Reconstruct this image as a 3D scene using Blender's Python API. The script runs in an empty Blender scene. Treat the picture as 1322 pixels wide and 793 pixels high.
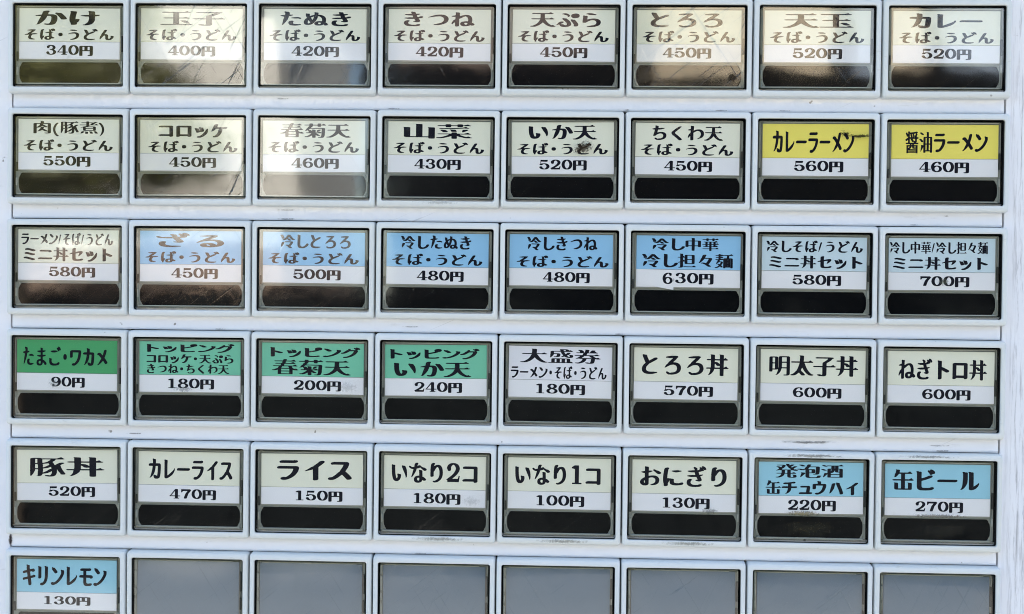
import bpy, bmesh, math, random
import numpy as np
from mathutils import Matrix, Vector

random.seed(7)
rng = np.random.default_rng(11)
SC = bpy.context.scene
COL = SC.collection
MM = 0.001
ZC = 1.25                       # height of the middle of the button field above the pavement
R = math.radians

# ------------------------------------------------------------------ camera
cam_d = bpy.data.cameras.new('camera')
cam_d.sensor_width = 36.0
cam_d.lens = 46.3
cam_d.clip_start = 0.01
cam_d.clip_end = 500.0
cam = bpy.data.objects.new('camera', cam_d)
COL.objects.link(cam)
def _rot(rx, ry, rz):
    return Matrix.Rotation(rz, 3, 'Z') @ Matrix.Rotation(ry, 3, 'Y') @ Matrix.Rotation(rx, 3, 'X')
_B = Matrix(((1, 0, 0), (0, 0, -1), (0, 1, 0)))          # (right, up, toward viewer) -> world
cam.matrix_world = Matrix.Translation((0.02085, -0.4229 - 0.0015, ZC - 0.00183)) @ (_B @ _rot(-0.0168, 0.0396, 0.0113)).to_4x4()
SC.camera = cam

# ------------------------------------------------------------------ sky, sun, exposure
SUN_EL, SUN_AZ = 40.0, 12.0     # the sun stands behind the machine, so its front is in open shade
world = bpy.data.worlds.new('World')
SC.world = world
world.use_nodes = True
wn = world.node_tree
sky = wn.nodes.new('ShaderNodeTexSky')
sky.sky_type = 'NISHITA'
sky.sun_disc = False
sky.sun_elevation = R(SUN_EL)
sky.sun_rotation = R(SUN_AZ)
sky.dust_density = 1.5
wn.links.new(sky.outputs[0], wn.nodes['Background'].inputs[0])
wn.nodes['Background'].inputs[1].default_value = 0.09
sun_d = bpy.data.lights.new('sun', 'SUN')
sun_d.energy = 5.0
sun_d.angle = R(0.5)
sun_d.color = (1.0, 0.95, 0.87)
sun = bpy.data.objects.new('sun', sun_d)
COL.objects.link(sun)
_d = Vector((math.sin(R(SUN_AZ)) * math.cos(R(SUN_EL)), math.cos(R(SUN_AZ)) * math.cos(R(SUN_EL)), math.sin(R(SUN_EL))))
sun.rotation_euler = _d.to_track_quat('Z', 'Y').to_euler()
sun.location = (2, 6, 8)
SC.view_settings.view_transform = 'Standard'
SC.view_settings.look = 'None'
SC.view_settings.gamma = 1.0
SC.view_settings.use_curve_mapping = False
SC.view_settings.exposure = 2.8
SC.render.engine = 'CYCLES'
SC.cycles.max_bounces = 8
SC.cycles.transparent_max_bounces = 12
SC.cycles.caustics_reflective = False
SC.cycles.caustics_refractive = False
SC.cycles.sample_clamp_indirect = 6.0
SC.cycles.use_denoising = True
SC.cycles.filter_width = 1.0
SC.cycles.use_adaptive_sampling = False
SC.cycles.denoising_input_passes = 'RGB_ALBEDO_NORMAL'
SC.cycles.denoising_prefilter = 'ACCURATE'

# ------------------------------------------------------------------ materials
def srgb(r, g, b):
    f = lambda c: (c / 255) / 12.92 if c / 255 <= 0.04045 else ((c / 255 + 0.055) / 1.055) ** 2.4
    return (f(r), f(g), f(b), 1.0)

class NT:
    """short hand for node trees"""
    def __init__(self, name):
        self.m = bpy.data.materials.new(name)
        self.m.use_nodes = True
        self.t = self.m.node_tree
        self.t.nodes.clear()
        self.out = self.t.nodes.new('ShaderNodeOutputMaterial')
    def n(self, typ, **kw):
        nd = self.t.nodes.new(typ)
        for k, v in kw.items():
            if k.startswith('i_'):
                nd.inputs[k[2:].replace('_', ' ')].default_value = v
            else:
                setattr(nd, k, v)
        return nd
    def l(self, a, b):
        self.t.links.new(a, b)
    def coord(self, scale=1.0, stretch=(1, 1, 1), rand=False):
        tc = self.n('ShaderNodeTexCoord')
        mp = self.n('ShaderNodeMapping')
        mp.inputs['Scale'].default_value = tuple(scale * s for s in stretch)
        self.l(tc.outputs['Object'], mp.inputs['Vector'])
        if rand:
            oi = self.n('ShaderNodeObjectInfo')
            ml = self.n('ShaderNodeMath', operation='MULTIPLY')
            ml.inputs[1].default_value = 53.0
            self.l(oi.outputs['Random'], ml.inputs[0])
            cb = self.n('ShaderNodeCombineXYZ')
            for k in range(3):
                self.l(ml.outputs[0], cb.inputs[k])
            self.l(cb.outputs[0], mp.inputs['Location'])
        return mp.outputs[0]
    def noise(self, vec, scale, detail=3.0, rough=0.55, dist=0.0):
        t = self.n('ShaderNodeTexNoise')
        t.inputs['Scale'].default_value = scale
        t.inputs['Detail'].default_value = detail
        t.inputs['Roughness'].default_value = rough
        t.inputs['Distortion'].default_value = dist
        self.l(vec, t.inputs['Vector'])
        return t.outputs['Fac']
    def ramp(self, fac, a, b, ca=(0, 0, 0, 1), cb=(1, 1, 1, 1)):
        t = self.n('ShaderNodeValToRGB')
        t.color_ramp.elements[0].position = a
        t.color_ramp.elements[1].position = b
        t.color_ramp.elements[0].color = ca
        t.color_ramp.elements[1].color = cb
        self.l(fac, t.inputs['Fac'])
        return t.outputs['Color']
    def mix(self, fac, a, b):
        t = self.n('ShaderNodeMix', data_type='RGBA')
        for sock, v in ((t.inputs[0], fac), (t.inputs[6], a), (t.inputs[7], b)):
            if hasattr(v, 'links'):
                self.l(v, sock)
            else:
                sock.default_value = v
        return t.outputs[2]
    def math(self, op, a, b=0.0):
        t = self.n('ShaderNodeMath', operation=op)
        for k, v in ((0, a), (1, b)):
            if hasattr(v, 'links'):
                self.l(v, t.inputs[k])
            else:
                t.inputs[k].default_value = v
        return t.outputs[0]
    def bsdf(self, col, rough=0.5, spec=0.5, bump=None, bump_d=0.1, bump_s=1.0, metal=0.0):
        b = self.n('ShaderNodeBsdfPrincipled')
        for key, v in (('Base Color', col), ('Roughness', rough), ('Specular IOR Level', spec), ('Metallic', metal)):
            if hasattr(v, 'links'):
                self.l(v, b.inputs[key])
            else:
                b.inputs[key].default_value = v
        if bump is not None:
            bp = self.n('ShaderNodeBump')
            bp.inputs['Distance'].default_value = bump_d
            bp.inputs['Strength'].default_value = bump_s
            self.l(bump, bp.inputs['Height'])
            self.l(bp.outputs[0], b.inputs['Normal'])
        return b
    def done(self, sock):
        self.l(sock, self.out.inputs['Surface'])
        return self.m

def plastic_white():
    t = NT('bezel_plastic')
    v = t.coord(1.0, rand=True)
    n1 = t.noise(v, 45, 5, 0.6)
    n2 = t.noise(v, 900, 3)
    n3 = t.noise(t.coord(1.0, (1.0, 1.0, 2.5), True), 170, 6, 0.7)
    oi = t.n('ShaderNodeObjectInfo')
    base = t.mix(n1, srgb(202, 209, 212), srgb(211, 217, 219))
    base = t.mix(t.math('MULTIPLY', oi.outputs['Random'], 0.30), base, srgb(206, 208, 200))
    dirt = t.math('MULTIPLY', t.ramp(n3, 0.62, 0.80), 0.35)
    col = t.mix(dirt, base, srgb(120, 120, 106))
    sp = t.math('MULTIPLY', t.ramp(t.noise(v, 330, 2, 0.5), 0.76, 0.80), 0.5)
    col = t.mix(sp, col, srgb(70, 66, 55))
    b = t.bsdf(col, t.ramp(n1, 0, 1, (.40, .40, .40, 1), (.52, .52, .52, 1)), 0.32, n2, 0.00004, 0.5)
    return t.done(b.outputs[0])

def steel_white():
    t = NT('painted_steel')
    v = t.coord(1.0)
    peel = t.noise(v, 330, 2, 0.4)
    big = t.noise(v, 14, 4, 0.6)
    base = t.mix(big, srgb(222, 225, 231), srgb(229, 232, 237))
    g = t.noise(t.coord(1.0, (0.35, 1, 2.2)), 120, 7, 0.72)
    dirt = t.math('MULTIPLY', t.ramp(g, 0.63, 0.82), 0.45)
    col = t.mix(dirt, base, srgb(128, 128, 124))
    sp = t.math('MULTIPLY', t.ramp(t.noise(v, 300, 2, 0.5), 0.75, 0.79), 0.7)
    col = t.mix(sp, col, srgb(74, 66, 52))
    rt = t.n('ShaderNodeMapping'); rt.inputs['Rotation'].default_value = (0, R(24), 0); t.l(v, rt.inputs['Vector'])
    sm = t.n('ShaderNodeMapping'); sm.inputs['Scale'].default_value = (22, 1, 1300); t.l(rt.outputs[0], sm.inputs['Vector'])
    scr = t.math('MULTIPLY', t.ramp(t.noise(sm.outputs[0], 1.0, 3, 0.6, 0.4), 0.70, 0.76), 0.35)
    col = t.mix(scr, col, srgb(150, 152, 156))
    b = t.bsdf(col, 0.18, 0.5, peel, 0.0003, 0.8)
    return t.done(b.outputs[0])

def steel_worn():
    """the same paint with vertical rubbed streaks near its outer edge"""
    t = NT('painted_steel_worn')
    v = t.coord(1.0)
    peel = t.noise(v, 330, 2, 0.4)
    big = t.noise(v, 14, 4, 0.6)
    base = t.mix(big, srgb(222, 225, 231), srgb(229, 232, 237))
    st = t.noise(t.coord(1.0, (6.0, 1, 0.28)), 160, 6, 0.75, 0.3)
    tc = t.n('ShaderNodeTexCoord'); sx = t.n('ShaderNodeSeparateXYZ')
    t.l(tc.outputs['Object'], sx.inputs[0])
    near = t.ramp(sx.outputs[0], 0.1615, 0.1642)
    rub = t.math('MULTIPLY', t.math('MULTIPLY', t.ramp(st, 0.50, 0.68), near), 0.75)
    col = t.mix(rub, base, srgb(104, 104, 112))
    sp = t.math('MULTIPLY', t.ramp(t.noise(v, 210, 3, 0.5), 0.72, 0.77), 0.6)
    col = t.mix(sp, col, srgb(80, 74, 66))
    b = t.bsdf(col, 0.3, 0.5, peel, 0.0002, 0.6)
    return t.done(b.outputs[0])

def flat_mat(name, col, rough=0.5, spec=0.5, var=0.0, scale=60, bump=0.0):
    t = NT(name)
    v = t.coord(1.0, rand=True)
    n = t.noise(v, scale, 4, 0.6)
    d = tuple(max(0.0, c * (1 - var)) for c in col[:3]) + (1,)
    u = tuple(min(1.0, c * (1 + var)) for c in col[:3]) + (1,)
    c = t.mix(n, d, u)
    b = t.bsdf(c, rough, spec, n if bump else None, bump)
    return t.done(b.outputs[0])

def clear_cap(name, tint, haze, scratch, rough, smear_r):
    """clear plastic: see-through with a mirror-like coat, worn by fine scratches"""
    t = NT(name)
    v = t.coord(1.0, rand=True)
    oi = t.n('ShaderNodeTexCoord')
    # two families of fine scratches
    hs = []
    for ang, sc_, st in ((38, 26, 55), (-58, 22, 45), (64, 18, 60)):
        rt = t.n('ShaderNodeMapping')
        rt.inputs['Rotation'].default_value = (0, R(ang), 0)
        t.l(v, rt.inputs['Vector'])
        mp = t.n('ShaderNodeMapping')
        mp.inputs['Scale'].default_value = (sc_, 1, sc_ * st)
        t.l(rt.outputs[0], mp.inputs['Vector'])
        hs.append(t.noise(mp.outputs[0], 1.0, 3, 0.6, 0.5))
    s = t.math('MAXIMUM', t.math('MAXIMUM', t.ramp(hs[0], .64, .74), t.ramp(hs[1], .65, .75)), t.ramp(hs[2], .66, .76))
    wob = t.noise(v, 60, 2, 0.5)
    hgt = t.math('ADD', t.math('MULTIPLY', s, -scratch), t.math('MULTIPLY', wob, 0.5))
    bp = t.n('ShaderNodeBump')
    bp.inputs['Distance'].default_value = 0.00006
    bp.inputs['Strength'].default_value = 1.0
    t.l(hgt, bp.inputs['Height'])
    smear = t.ramp(t.noise(v, 85, 5, 0.65, 0.6), 0.45, 0.8)
    ro = t.math('ADD', t.math('MULTIPLY', smear, smear_r), rough)
    gl = t.n('ShaderNodeBsdfGlossy')
    t.l(ro, gl.inputs['Roughness'])
    t.l(bp.outputs[0], gl.inputs['Normal'])
    tr = t.n('ShaderNodeBsdfTransparent')
    tr.inputs[0].default_value = tint
    fr = t.n('ShaderNodeFresnel')
    ge = t.n('ShaderNodeNewGeometry')          # a thin sheet: the same mirror strength from either side
    t.l(t.math('ADD', t.math('MULTIPLY', ge.outputs['Backfacing'], 1 / 1.85 - 1.85), 1.85), fr.inputs['IOR'])
    t.l(bp.outputs[0], fr.inputs['Normal'])
    mx = t.n('ShaderNodeMixShader')
    t.l(fr.outputs[0], mx.inputs[0]); t.l(tr.outputs[0], mx.inputs[1]); t.l(gl.outputs[0], mx.inputs[2])
    df = t.n('ShaderNodeBsdfDiffuse')
    df.inputs[0].default_value = srgb(188, 190, 178)
    m2 = t.n('ShaderNodeMixShader')
    t.l(t.math('ADD', t.math('MULTIPLY', s, haze), t.math('MULTIPLY', smear, haze * 0.35)), m2.inputs[0])
    t.l(mx.outputs[0], m2.inputs[1]); t.l(df.outputs[0], m2.inputs[2])
    return t.done(m2.outputs[0])

def card_mat(name, col):
    t = NT(name)
    v = t.coord(1.0, rand=True)
    n = t.noise(v, 70, 4, 0.6)
    d = tuple(c * 0.95 for c in col[:3]) + (1,)
    c = t.mix(n, d, col)
    g = t.math('MULTIPLY', t.ramp(t.noise(v, 120, 5, 0.7, 0.4), 0.66, 0.85), 0.30)
    c = t.mix(g, c, srgb(128, 122, 98))
    return t.done(t.bsdf(c, 0.55, 0.3).outputs[0])

def smudge_mat(name, col, lo, hi, scale, stretch=(1, 1, 1), strength=0.8, ax=(0.5, 0.5)):
    """a film of grime: a thin patch whose cover breaks up and fades out to its rim"""
    t = NT(name)
    tc = t.n('ShaderNodeTexCoord')
    mp = t.n('ShaderNodeMapping')
    mp.inputs['Scale'].default_value = stretch
    t.l(tc.outputs['Object'], mp.inputs['Vector'])
    n = t.noise(mp.outputs[0], scale, 7, 0.7, 0.4)
    ln = t.n('ShaderNodeVectorMath', operation='LENGTH')
    dv = t.n('ShaderNodeVectorMath', operation='MULTIPLY')
    dv.inputs[1].default_value = (1 / (ax[0] * MM), 0, 1 / (ax[1] * MM))
    t.l(tc.outputs['Object'], dv.inputs[0]); t.l(dv.outputs[0], ln.inputs[0])
    fall = t.math('SUBTRACT', 1.0, ln.outputs['Value'])
    a = t.math('MULTIPLY', t.ramp(t.math('ADD', n, t.math('MULTIPLY', fall, 0.35)), lo, hi), strength)
    a = t.math('MULTIPLY', a, t.ramp(fall, 0.0, 0.25))
    df = t.n('ShaderNodeBsdfDiffuse'); df.inputs[0].default_value = col
    tr = t.n('ShaderNodeBsdfTransparent')
    mx = t.n('ShaderNodeMixShader')
    t.l(a, mx.inputs[0]); t.l(tr.outputs[0], mx.inputs[1]); t.l(df.outputs[0], mx.inputs[2])
    return t.done(mx.outputs[0])

M = {
    'bezel': plastic_white(),
    'steel': steel_white(),
    'worn': steel_worn(),
    'gap': flat_mat('dark_gap', srgb(36, 38, 42), 0.8, 0.2, 0.2),
    'tray': flat_mat('olive_tray', srgb(146, 151, 143), 0.45, 0.5, 0.22, 90),
    'ledge': flat_mat('olive_ledge', srgb(172, 176, 168), 0.35, 0.5, 0.15, 120),
    'tab': flat_mat('dark_tab', srgb(44, 48, 46), 0.4, 0.5, 0.2),
    'window': flat_mat('black_window', (0.0035, 0.004, 0.005, 1), 0.18, 0.06, 0.3, 150),
    'blank': None,
    'cap': clear_cap('clear_cap_plastic', (0.955, 0.96, 0.95, 1), 0.008, 0.06, 0.045, 0.05),
    'cap_scratched': clear_cap('scratched_cap_plastic', (0.92, 0.92, 0.88, 1), 0.06, 0.8, 0.05, 0.10),
    'cap_dusty': clear_cap('dusty_cap_plastic', (0.94, 0.945, 0.93, 1), 0.10, 0.3, 0.05, 0.12),
    'rim': None,
    'ink': flat_mat('printing_ink', (0.008, 0.009, 0.016, 1), 0.6, 0.05, 0.1),
    'price': card_mat('price_paper', srgb(240, 241, 244)),
}
def blank_mat():
    t = NT('blank_grey_diffuser')
    v = t.coord(1.0, rand=True)
    n = t.noise(v, 30, 3, 0.5)
    c = t.mix(n, srgb(90, 109, 127), srgb(98, 117, 134))
    return t.done(t.bsdf(c, 0.28, 0.9, t.noise(v, 1500, 2), 0.00002, 0.4).outputs[0])
M['blank'] = blank_mat()
def rim_mat():
    t = NT('cap_rim_plastic')
    gl = t.n('ShaderNodeBsdfGlossy'); gl.inputs['Roughness'].default_value = 0.12
    tr = t.n('ShaderNodeBsdfTransparent'); tr.inputs[0].default_value = (0.78, 0.80, 0.76, 1)
    fr = t.n('ShaderNodeFresnel'); ge = t.n('ShaderNodeNewGeometry')
    t.l(t.math('ADD', t.math('MULTIPLY', ge.outputs['Backfacing'], 1 / 1.5 - 1.5), 1.5), fr.inputs['IOR'])
    mx = t.n('ShaderNodeMixShader')
    t.l(fr.outputs[0], mx.inputs[0]); t.l(tr.outputs[0], mx.inputs[1]); t.l(gl.outputs[0], mx.inputs[2])
    return t.done(mx.outputs[0])
M['rim'] = rim_mat()
CARDS = {
    'cream': card_mat('cream_paper', srgb(238, 239, 220)),
    'yellow': card_mat('yellow_paper', srgb(247, 233, 110)),
    'blue': card_mat('blue_paper', srgb(150, 203, 240)),
    'pale blue': card_mat('pale_blue_paper', srgb(206, 226, 235)),
    'sky blue': card_mat('sky_blue_paper', srgb(158, 212, 231)),
    'green': card_mat('green_paper', srgb(72, 166, 106)),
    'mint': card_mat('mint_paper', srgb(120, 202, 170)),
    'white': card_mat('white_paper', srgb(236, 237, 243)),
}

# ------------------------------------------------------------------ mesh helpers (x right, y up, z toward the viewer; millimetres)
def W(x, y, z):
    return (x * MM, -z * MM, y * MM)

def link(name, me, mat, parent=None):
    o = bpy.data.objects.new(name, me)
    COL.objects.link(o)
    if mat is not None and not me.materials:
        for m_ in (mat if isinstance(mat, (list, tuple)) else [mat]):
            me.materials.append(m_)
    if parent is not None:
        o.parent = parent
    return o

def rrect(w, h, r, n=4, cx=0.0, cy=0.0):
    """outline of a rounded rectangle, counter-clockwise"""
    p = []
    for sx, sy, a0 in ((1, -1, -90), (1, 1, 0), (-1, 1, 90), (-1, -1, 180)):
        for k in range(n + 1):
            a = R(a0 + 90 * k / n)
            p.append((cx + sx * (w / 2 - r) + r * math.cos(a), cy + sy * (h / 2 - r) + r * math.sin(a)))
    return p

def mesh(name, verts, faces, smooth=None, mats=None):
    me = bpy.data.meshes.new(name)
    me.from_pydata(verts, [], faces)
    me.update()
    bm = bmesh.new(); bm.from_mesh(me)
    bmesh.ops.recalc_face_normals(bm, faces=bm.faces)
    bm.to_mesh(me); bm.free()
    if smooth is not None:
        for p in me.polygons:
            p.use_smooth = True
        me.set_sharp_from_angle(angle=R(smooth))
    return me

def loft(name, rings, cap_first=False, cap_last=True, smooth=35):
    """rings: list of (outline, z); joined in order"""
    vs, fs = [], []
    n = len(rings[0][0])
    for pts, z in rings:
        vs += [W(x, y, z) for x, y in pts]
    for k in range(len(rings) - 1):
        for i in range(n):
            j = (i + 1) % n
            fs.append((k * n + i, k * n + j, (k + 1) * n + j, (k + 1) * n + i))
    if cap_first:
        fs.append(tuple(range(n)))
    if cap_last:
        b = (len(rings) - 1) * n
        fs.append(tuple(range(b, b + n)))
    return mesh(name, vs, fs, smooth)

def slab(name, w, h, d, cx=0, cy=0, z0=0, bev=0.15):
    """a block with softened front edges"""
    r = min(bev, w / 3, h / 3)
    return loft(name, [(rrect(w, h, r, 2, cx, cy), z0), (rrect(w, h, r, 2, cx, cy), z0 + d - r), (rrect(w - 1.2 * r, h - 1.2 * r, r, 2, cx, cy), z0 + d)], True, True)

# ------------------------------------------------------------------ the setting: pavement and what the caps mirror from across the yard
def wmesh(name, verts, faces, mat, parent=None, smooth=None):
    return link(name, mesh(name, verts, faces, smooth), mat, parent)
def wbox(name, x0, x1, y0, y1, z0, z1, mat, parent=None):
    v = [(x, y, z) for z in (z0, z1) for y in (y0, y1) for x in (x0, x1)]
    f = [(0, 2, 3, 1), (4, 5, 7, 6), (0, 1, 5, 4), (2, 6, 7, 3), (0, 4, 6, 2), (1, 3, 7, 5)]
    return wmesh(name, v, f, mat, parent)
def tag(o, label=None, cat=None, group=None, kind=None):
    for k, v in (('label', label), ('category', cat), ('group', group), ('kind', kind)):
        if v:
            o[k] = v
    return o
def thing(name, label, cat, loc=(0, 0, 0), group=None):
    o = bpy.data.objects.new(name, None)
    o.empty_display_size = 0.01
    COL.objects.link(o)
    o.location = loc
    return tag(o, label, cat, group)

asphalt = flat_mat('concrete_paving', (0.13, 0.128, 0.12, 1), 0.85, 0.3, 0.35, 40, 0.004)
tag(wmesh('pavement', [(-80, -80, 0), (80, -80, 0), (80, 80, 0), (-80, 80, 0)], [(0, 1, 2, 3)], asphalt), kind='structure')
dark_wood = flat_mat('dark_stained_boards', (0.009, 0.0095, 0.011, 1), 0.6, 0.3, 0.35, 8)
tan_wood = flat_mat('tan_timber', (0.30, 0.20, 0.11, 1), 0.6, 0.3, 0.25, 8)
cream_wall = flat_mat('cream_render', (0.78, 0.76, 0.69, 1), 0.8, 0.2, 0.08, 3)
roof_tile = flat_mat('grey_roof_tiles', (0.07, 0.075, 0.085, 1), 0.5, 0.4, 0.25, 12)
bark = flat_mat('bark', (0.07, 0.055, 0.04, 1), 0.9, 0.2, 0.4, 20)
olive_leaf = flat_mat('olive_leaves', (0.12, 0.12, 0.035, 1), 0.5, 0.4, 0.5, 6)
glass_dark = flat_mat('window_glass', (0.02, 0.025, 0.03, 1), 0.05, 0.6, 0.1)
# unseen dark timber house, added in place of a person as the dark reflection
hs = thing('added_timber_house', 'unseen dark timber house added for the caps to mirror', 'house', (0, 0, 0))
wbox('wall', -0.95, 6.0, -9.8, -7.72, 0, 3.4, dark_wood, hs)
bw = 0.18
k = 0
x = -0.95
while x < 6.0 - 0.01:
    wbox('board', x + 0.006, min(x + bw, 6.0) - 0.006, -7.72, -7.695 + 0.006 * (k % 3), 0.05, 3.1, dark_wood, hs)
    x += bw; k += 1
for px in (2.2, 4.6):
    wbox('post', px, px + 0.14, -4.2, -4.06, 0, 2.92, tan_wood, hs)
wbox('beam', -0.7, 6.1, -4.2, -4.06, 2.92, 3.1, dark_wood, hs)
rf = wmesh('roof', [(-1.0, -3.8, 3.02), (6.4, -3.8, 3.02), (6.4, -7.2, 4.6), (-1.0, -7.2, 4.6), (-1.0, -9.9, 3.2), (6.4, -9.9, 3.2),
                    (-1.0, -3.8, 3.18), (6.4, -3.8, 3.18), (6.4, -7.2, 4.76), (-1.0, -7.2, 4.76), (-1.0, -9.9, 3.36), (6.4, -9.9, 3.36)],
           [(0, 1, 2, 3), (3, 2, 5, 4), (6, 9, 8, 7), (9, 10, 11, 8), (0, 6, 7, 1), (4, 5, 11, 10), (0, 3, 9, 6), (3, 4, 10, 9), (1, 7, 8, 2), (2, 8, 11, 5)], roof_tile, hs)  # eave carried far forward to keep the mirrored wall in shade
# pale house further off to the left
ch_ = thing('cream_house', 'cream rendered house beyond the trees on the far side', 'house', (0, 0, 0))
wbox('wall', -7.0, -1.9, -14.0, -9.5, 0, 4.2, cream_wall, ch_)
wbox('wall_base', -7.02, -1.88, -14.02, -9.46, 0, 1.6, flat_mat('tan_base', (0.34, 0.25, 0.19, 1), 0.8, 0.2, 0.2, 6), ch_)
wmesh('roof', [(-7.4, -9.0, 4.15), (-1.6, -9.0, 4.15), (-1.6, -11.7, 5.6), (-7.4, -11.7, 5.6), (-7.4, -14.4, 4.15), (-1.6, -14.4, 4.15),
               (-7.4, -9.0, 4.3), (-1.6, -9.0, 4.3), (-1.6, -11.7, 5.75), (-7.4, -11.7, 5.75), (-7.4, -14.4, 4.3), (-1.6, -14.4, 4.3)],
      [(0, 1, 2, 3), (3, 2, 5, 4), (6, 9, 8, 7), (9, 10, 11, 8), (0, 6, 7, 1), (4, 5, 11, 10), (0, 3, 9, 6), (3, 4, 10, 9), (1, 7, 8, 2), (2, 8, 11, 5)], roof_tile, ch_)
for wx in (-6.2, -4.6):
    f_ = wbox('window', wx, wx + 0.9, -9.5, -9.44, 1.9, 3.0, tan_wood, ch_)
    wbox('pane', wx + 0.07, wx + 0.83, -9.44, -9.43, 1.97, 2.93, glass_dark, f_)
# trees between them
def tree(x, y, hgt, rad, n, label):
    t = thing('tree', label, 'tree', (x, y, 0))
    rg = np.random.default_rng(int(abs(x * 100)))
    vs, fs = [], []
    for k in range(9):
        z = hgt * 0.75 * k / 8; rr = 0.10 * (1 - 0.08 * k)
        for a in range(8):
            vs.append((rr * math.cos(a * R(45)) + 0.05 * math.sin(z * 2), rr * math.sin(a * R(45)), z))
    for k in range(8):
        for a in range(8):
            b = (a + 1) % 8
            fs.append((k * 8 + a, k * 8 + b, k * 8 + 8 + b, k * 8 + 8 + a))
    wmesh('trunk', vs, fs, bark, t)
    cl = rg.normal(0, 1, (26, 3)); cl /= np.linalg.norm(cl, axis=1)[:, None]
    cl *= rg.uniform(.3, 1, (26, 1)) * rad
    cl[:, 2] *= 0.9; cl[:, 2] += hgt - rad * .6
    vs, fs = [], []
    for i in range(n):
        p = cl[rg.integers(26)] + rg.normal(0, rad * .17, 3)
        u = rg.normal(0, 1, 3); u /= np.linalg.norm(u); w = np.cross(u, rg.normal(0, 1, 3)); w /= np.linalg.norm(w)
        s = rg.uniform(.03, .06); q = len(vs)
        vs += [tuple(p - u * s), tuple(p + w * s * .5), tuple(p + u * s), tuple(p - w * s * .5)]
        fs.append((q, q + 1, q + 2, q + 3))
    wmesh('crown', vs, fs, olive_leaf, t)
tree(-2.35, -5.0, 2.5, 0.75, 14000, 'olive green leafy tree to the left of the cream house gap')
tree(-3.4, -6.0, 3.6, 1.2, 9000, 'taller olive green tree furthest left across the yard')

# unseen dark hedge, added so the lower caps mirror darkness
hd = thing('hedge', 'unseen dark evergreen hedge added for the lower caps to mirror', 'hedge', (0, 0, 0))
rg = np.random.default_rng(3)
vs, fs = [], []
for i in range(20000):
    p = np.array([rg.uniform(-5.2, 4.6), rg.uniform(-5.75, -5.2), rg.uniform(0.02, 1.22)])
    u = rg.normal(0, 1, 3); u /= np.linalg.norm(u); w = np.cross(u, rg.normal(0, 1, 3)); w /= np.linalg.norm(w)
    s = rg.uniform(.03, .05); q = len(vs)
    vs += [tuple(p - u * s), tuple(p + w * s * .6), tuple(p + u * s), tuple(p - w * s * .6)]
    fs.append((q, q + 1, q + 2, q + 3))
dark_leaf = flat_mat('dark_leaves', (0.008, 0.0095, 0.0095, 1), 0.8, 0.04, 0.5, 6)
wmesh('foliage', vs, fs, dark_leaf, hd)
wbox('core', -5.15, 4.55, -5.7, -5.25, 0, 1.15, dark_leaf, hd)
# unseen bamboo blind and two boards, added to tint what the top caps mirror
bamboo = flat_mat('bamboo', (0.52, 0.43, 0.30, 1), 0.5, 0.4, 0.3, 30)
bl = thing('added_blind', 'unseen tan bamboo blind added for the top caps to mirror', 'blind', (0.33, -3.98, 2.0))
for k in range(24):
    wbox('slat', 0, 0.92, -0.012, 0.012, k * 0.04, k * 0.04 + 0.034, bamboo, bl)
sg = thing('added_board', 'unseen blue grey board added beside the bamboo blind for the caps to mirror', 'board', (1.32, -3.98, 2.0))
wbox('panel', 0, 0.62, -0.015, 0.015, 0, 0.95, flat_mat('blue_grey_paint', (0.2, 0.25, 0.32, 1), 0.5, 0.4, 0.35, 5), sg)
sg2 = thing('added_board', 'unseen dark brown board added left of the bamboo blind for the caps to mirror', 'board', (-0.44, -3.98, 1.98))
wbox('panel', 0, 0.44, -0.015, 0.015, 0, 0.95, flat_mat('brown_paint', (0.10, 0.07, 0.055, 1), 0.5, 0.4, 0.35, 5), sg2)

# ------------------------------------------------------------------ the machine
PX, PY, BH = 40.0, 35.79, 31.3
NR, NC = 6, 8
def row_y(r):
    """centre of a row of buttons"""
    return (2.5 - r) * PY - 15.72
machine = thing('ticket_machine', 'white painted steel ticket vending machine carrying the rows of menu buttons', 'vending machine', (0, 0, ZC))
def mpart(name, me, mat):
    return link(name, me, mat, machine)
XS0, XS1 = -158.7, 158.9
mpart('back_plate', slab('back_plate', 340, 260, 1.0, 0, 0, -3.0), M['gap'])
# side panels left and right of the button field, the steel below and above it and the cabinet
def plate(name, x0, x1, y0, y1, z1, mat, d=2.0, bev=0.5):
    return mpart(name, slab(name, x1 - x0, y1 - y0, d, (x0 + x1) / 2, (y0 + y1) / 2, z1 - d, bev), mat)
plate('side_panel', -300, XS0 - 0.45, -330, 330, 1.6, M['steel'])
plate('side_panel', XS1 + 0.45, 300, -330, 330, 1.6, M['worn'])
plate('upper_panel', XS0, XS1, 112, 330, 1.6, M['steel'])
plate('lower_panel', XS0, XS1, -330, -128, 1.6, M['steel'])
plate('cabinet_door', -300, 300, -1200, -331, 1.6, M['steel'])
plate('cabinet_top', -300, 300, 331, 560, 1.6, M['steel'])
wb = loft('cabinet', [(rrect(604, 1760, 8, 3, 0, -320), -420), (rrect(604, 1760, 8, 3, 0, -320), -8), (rrect(596, 1752, 8, 3, 0, -320), -4)], True, True)
mpart('cabinet', wb, M['steel'])
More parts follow.
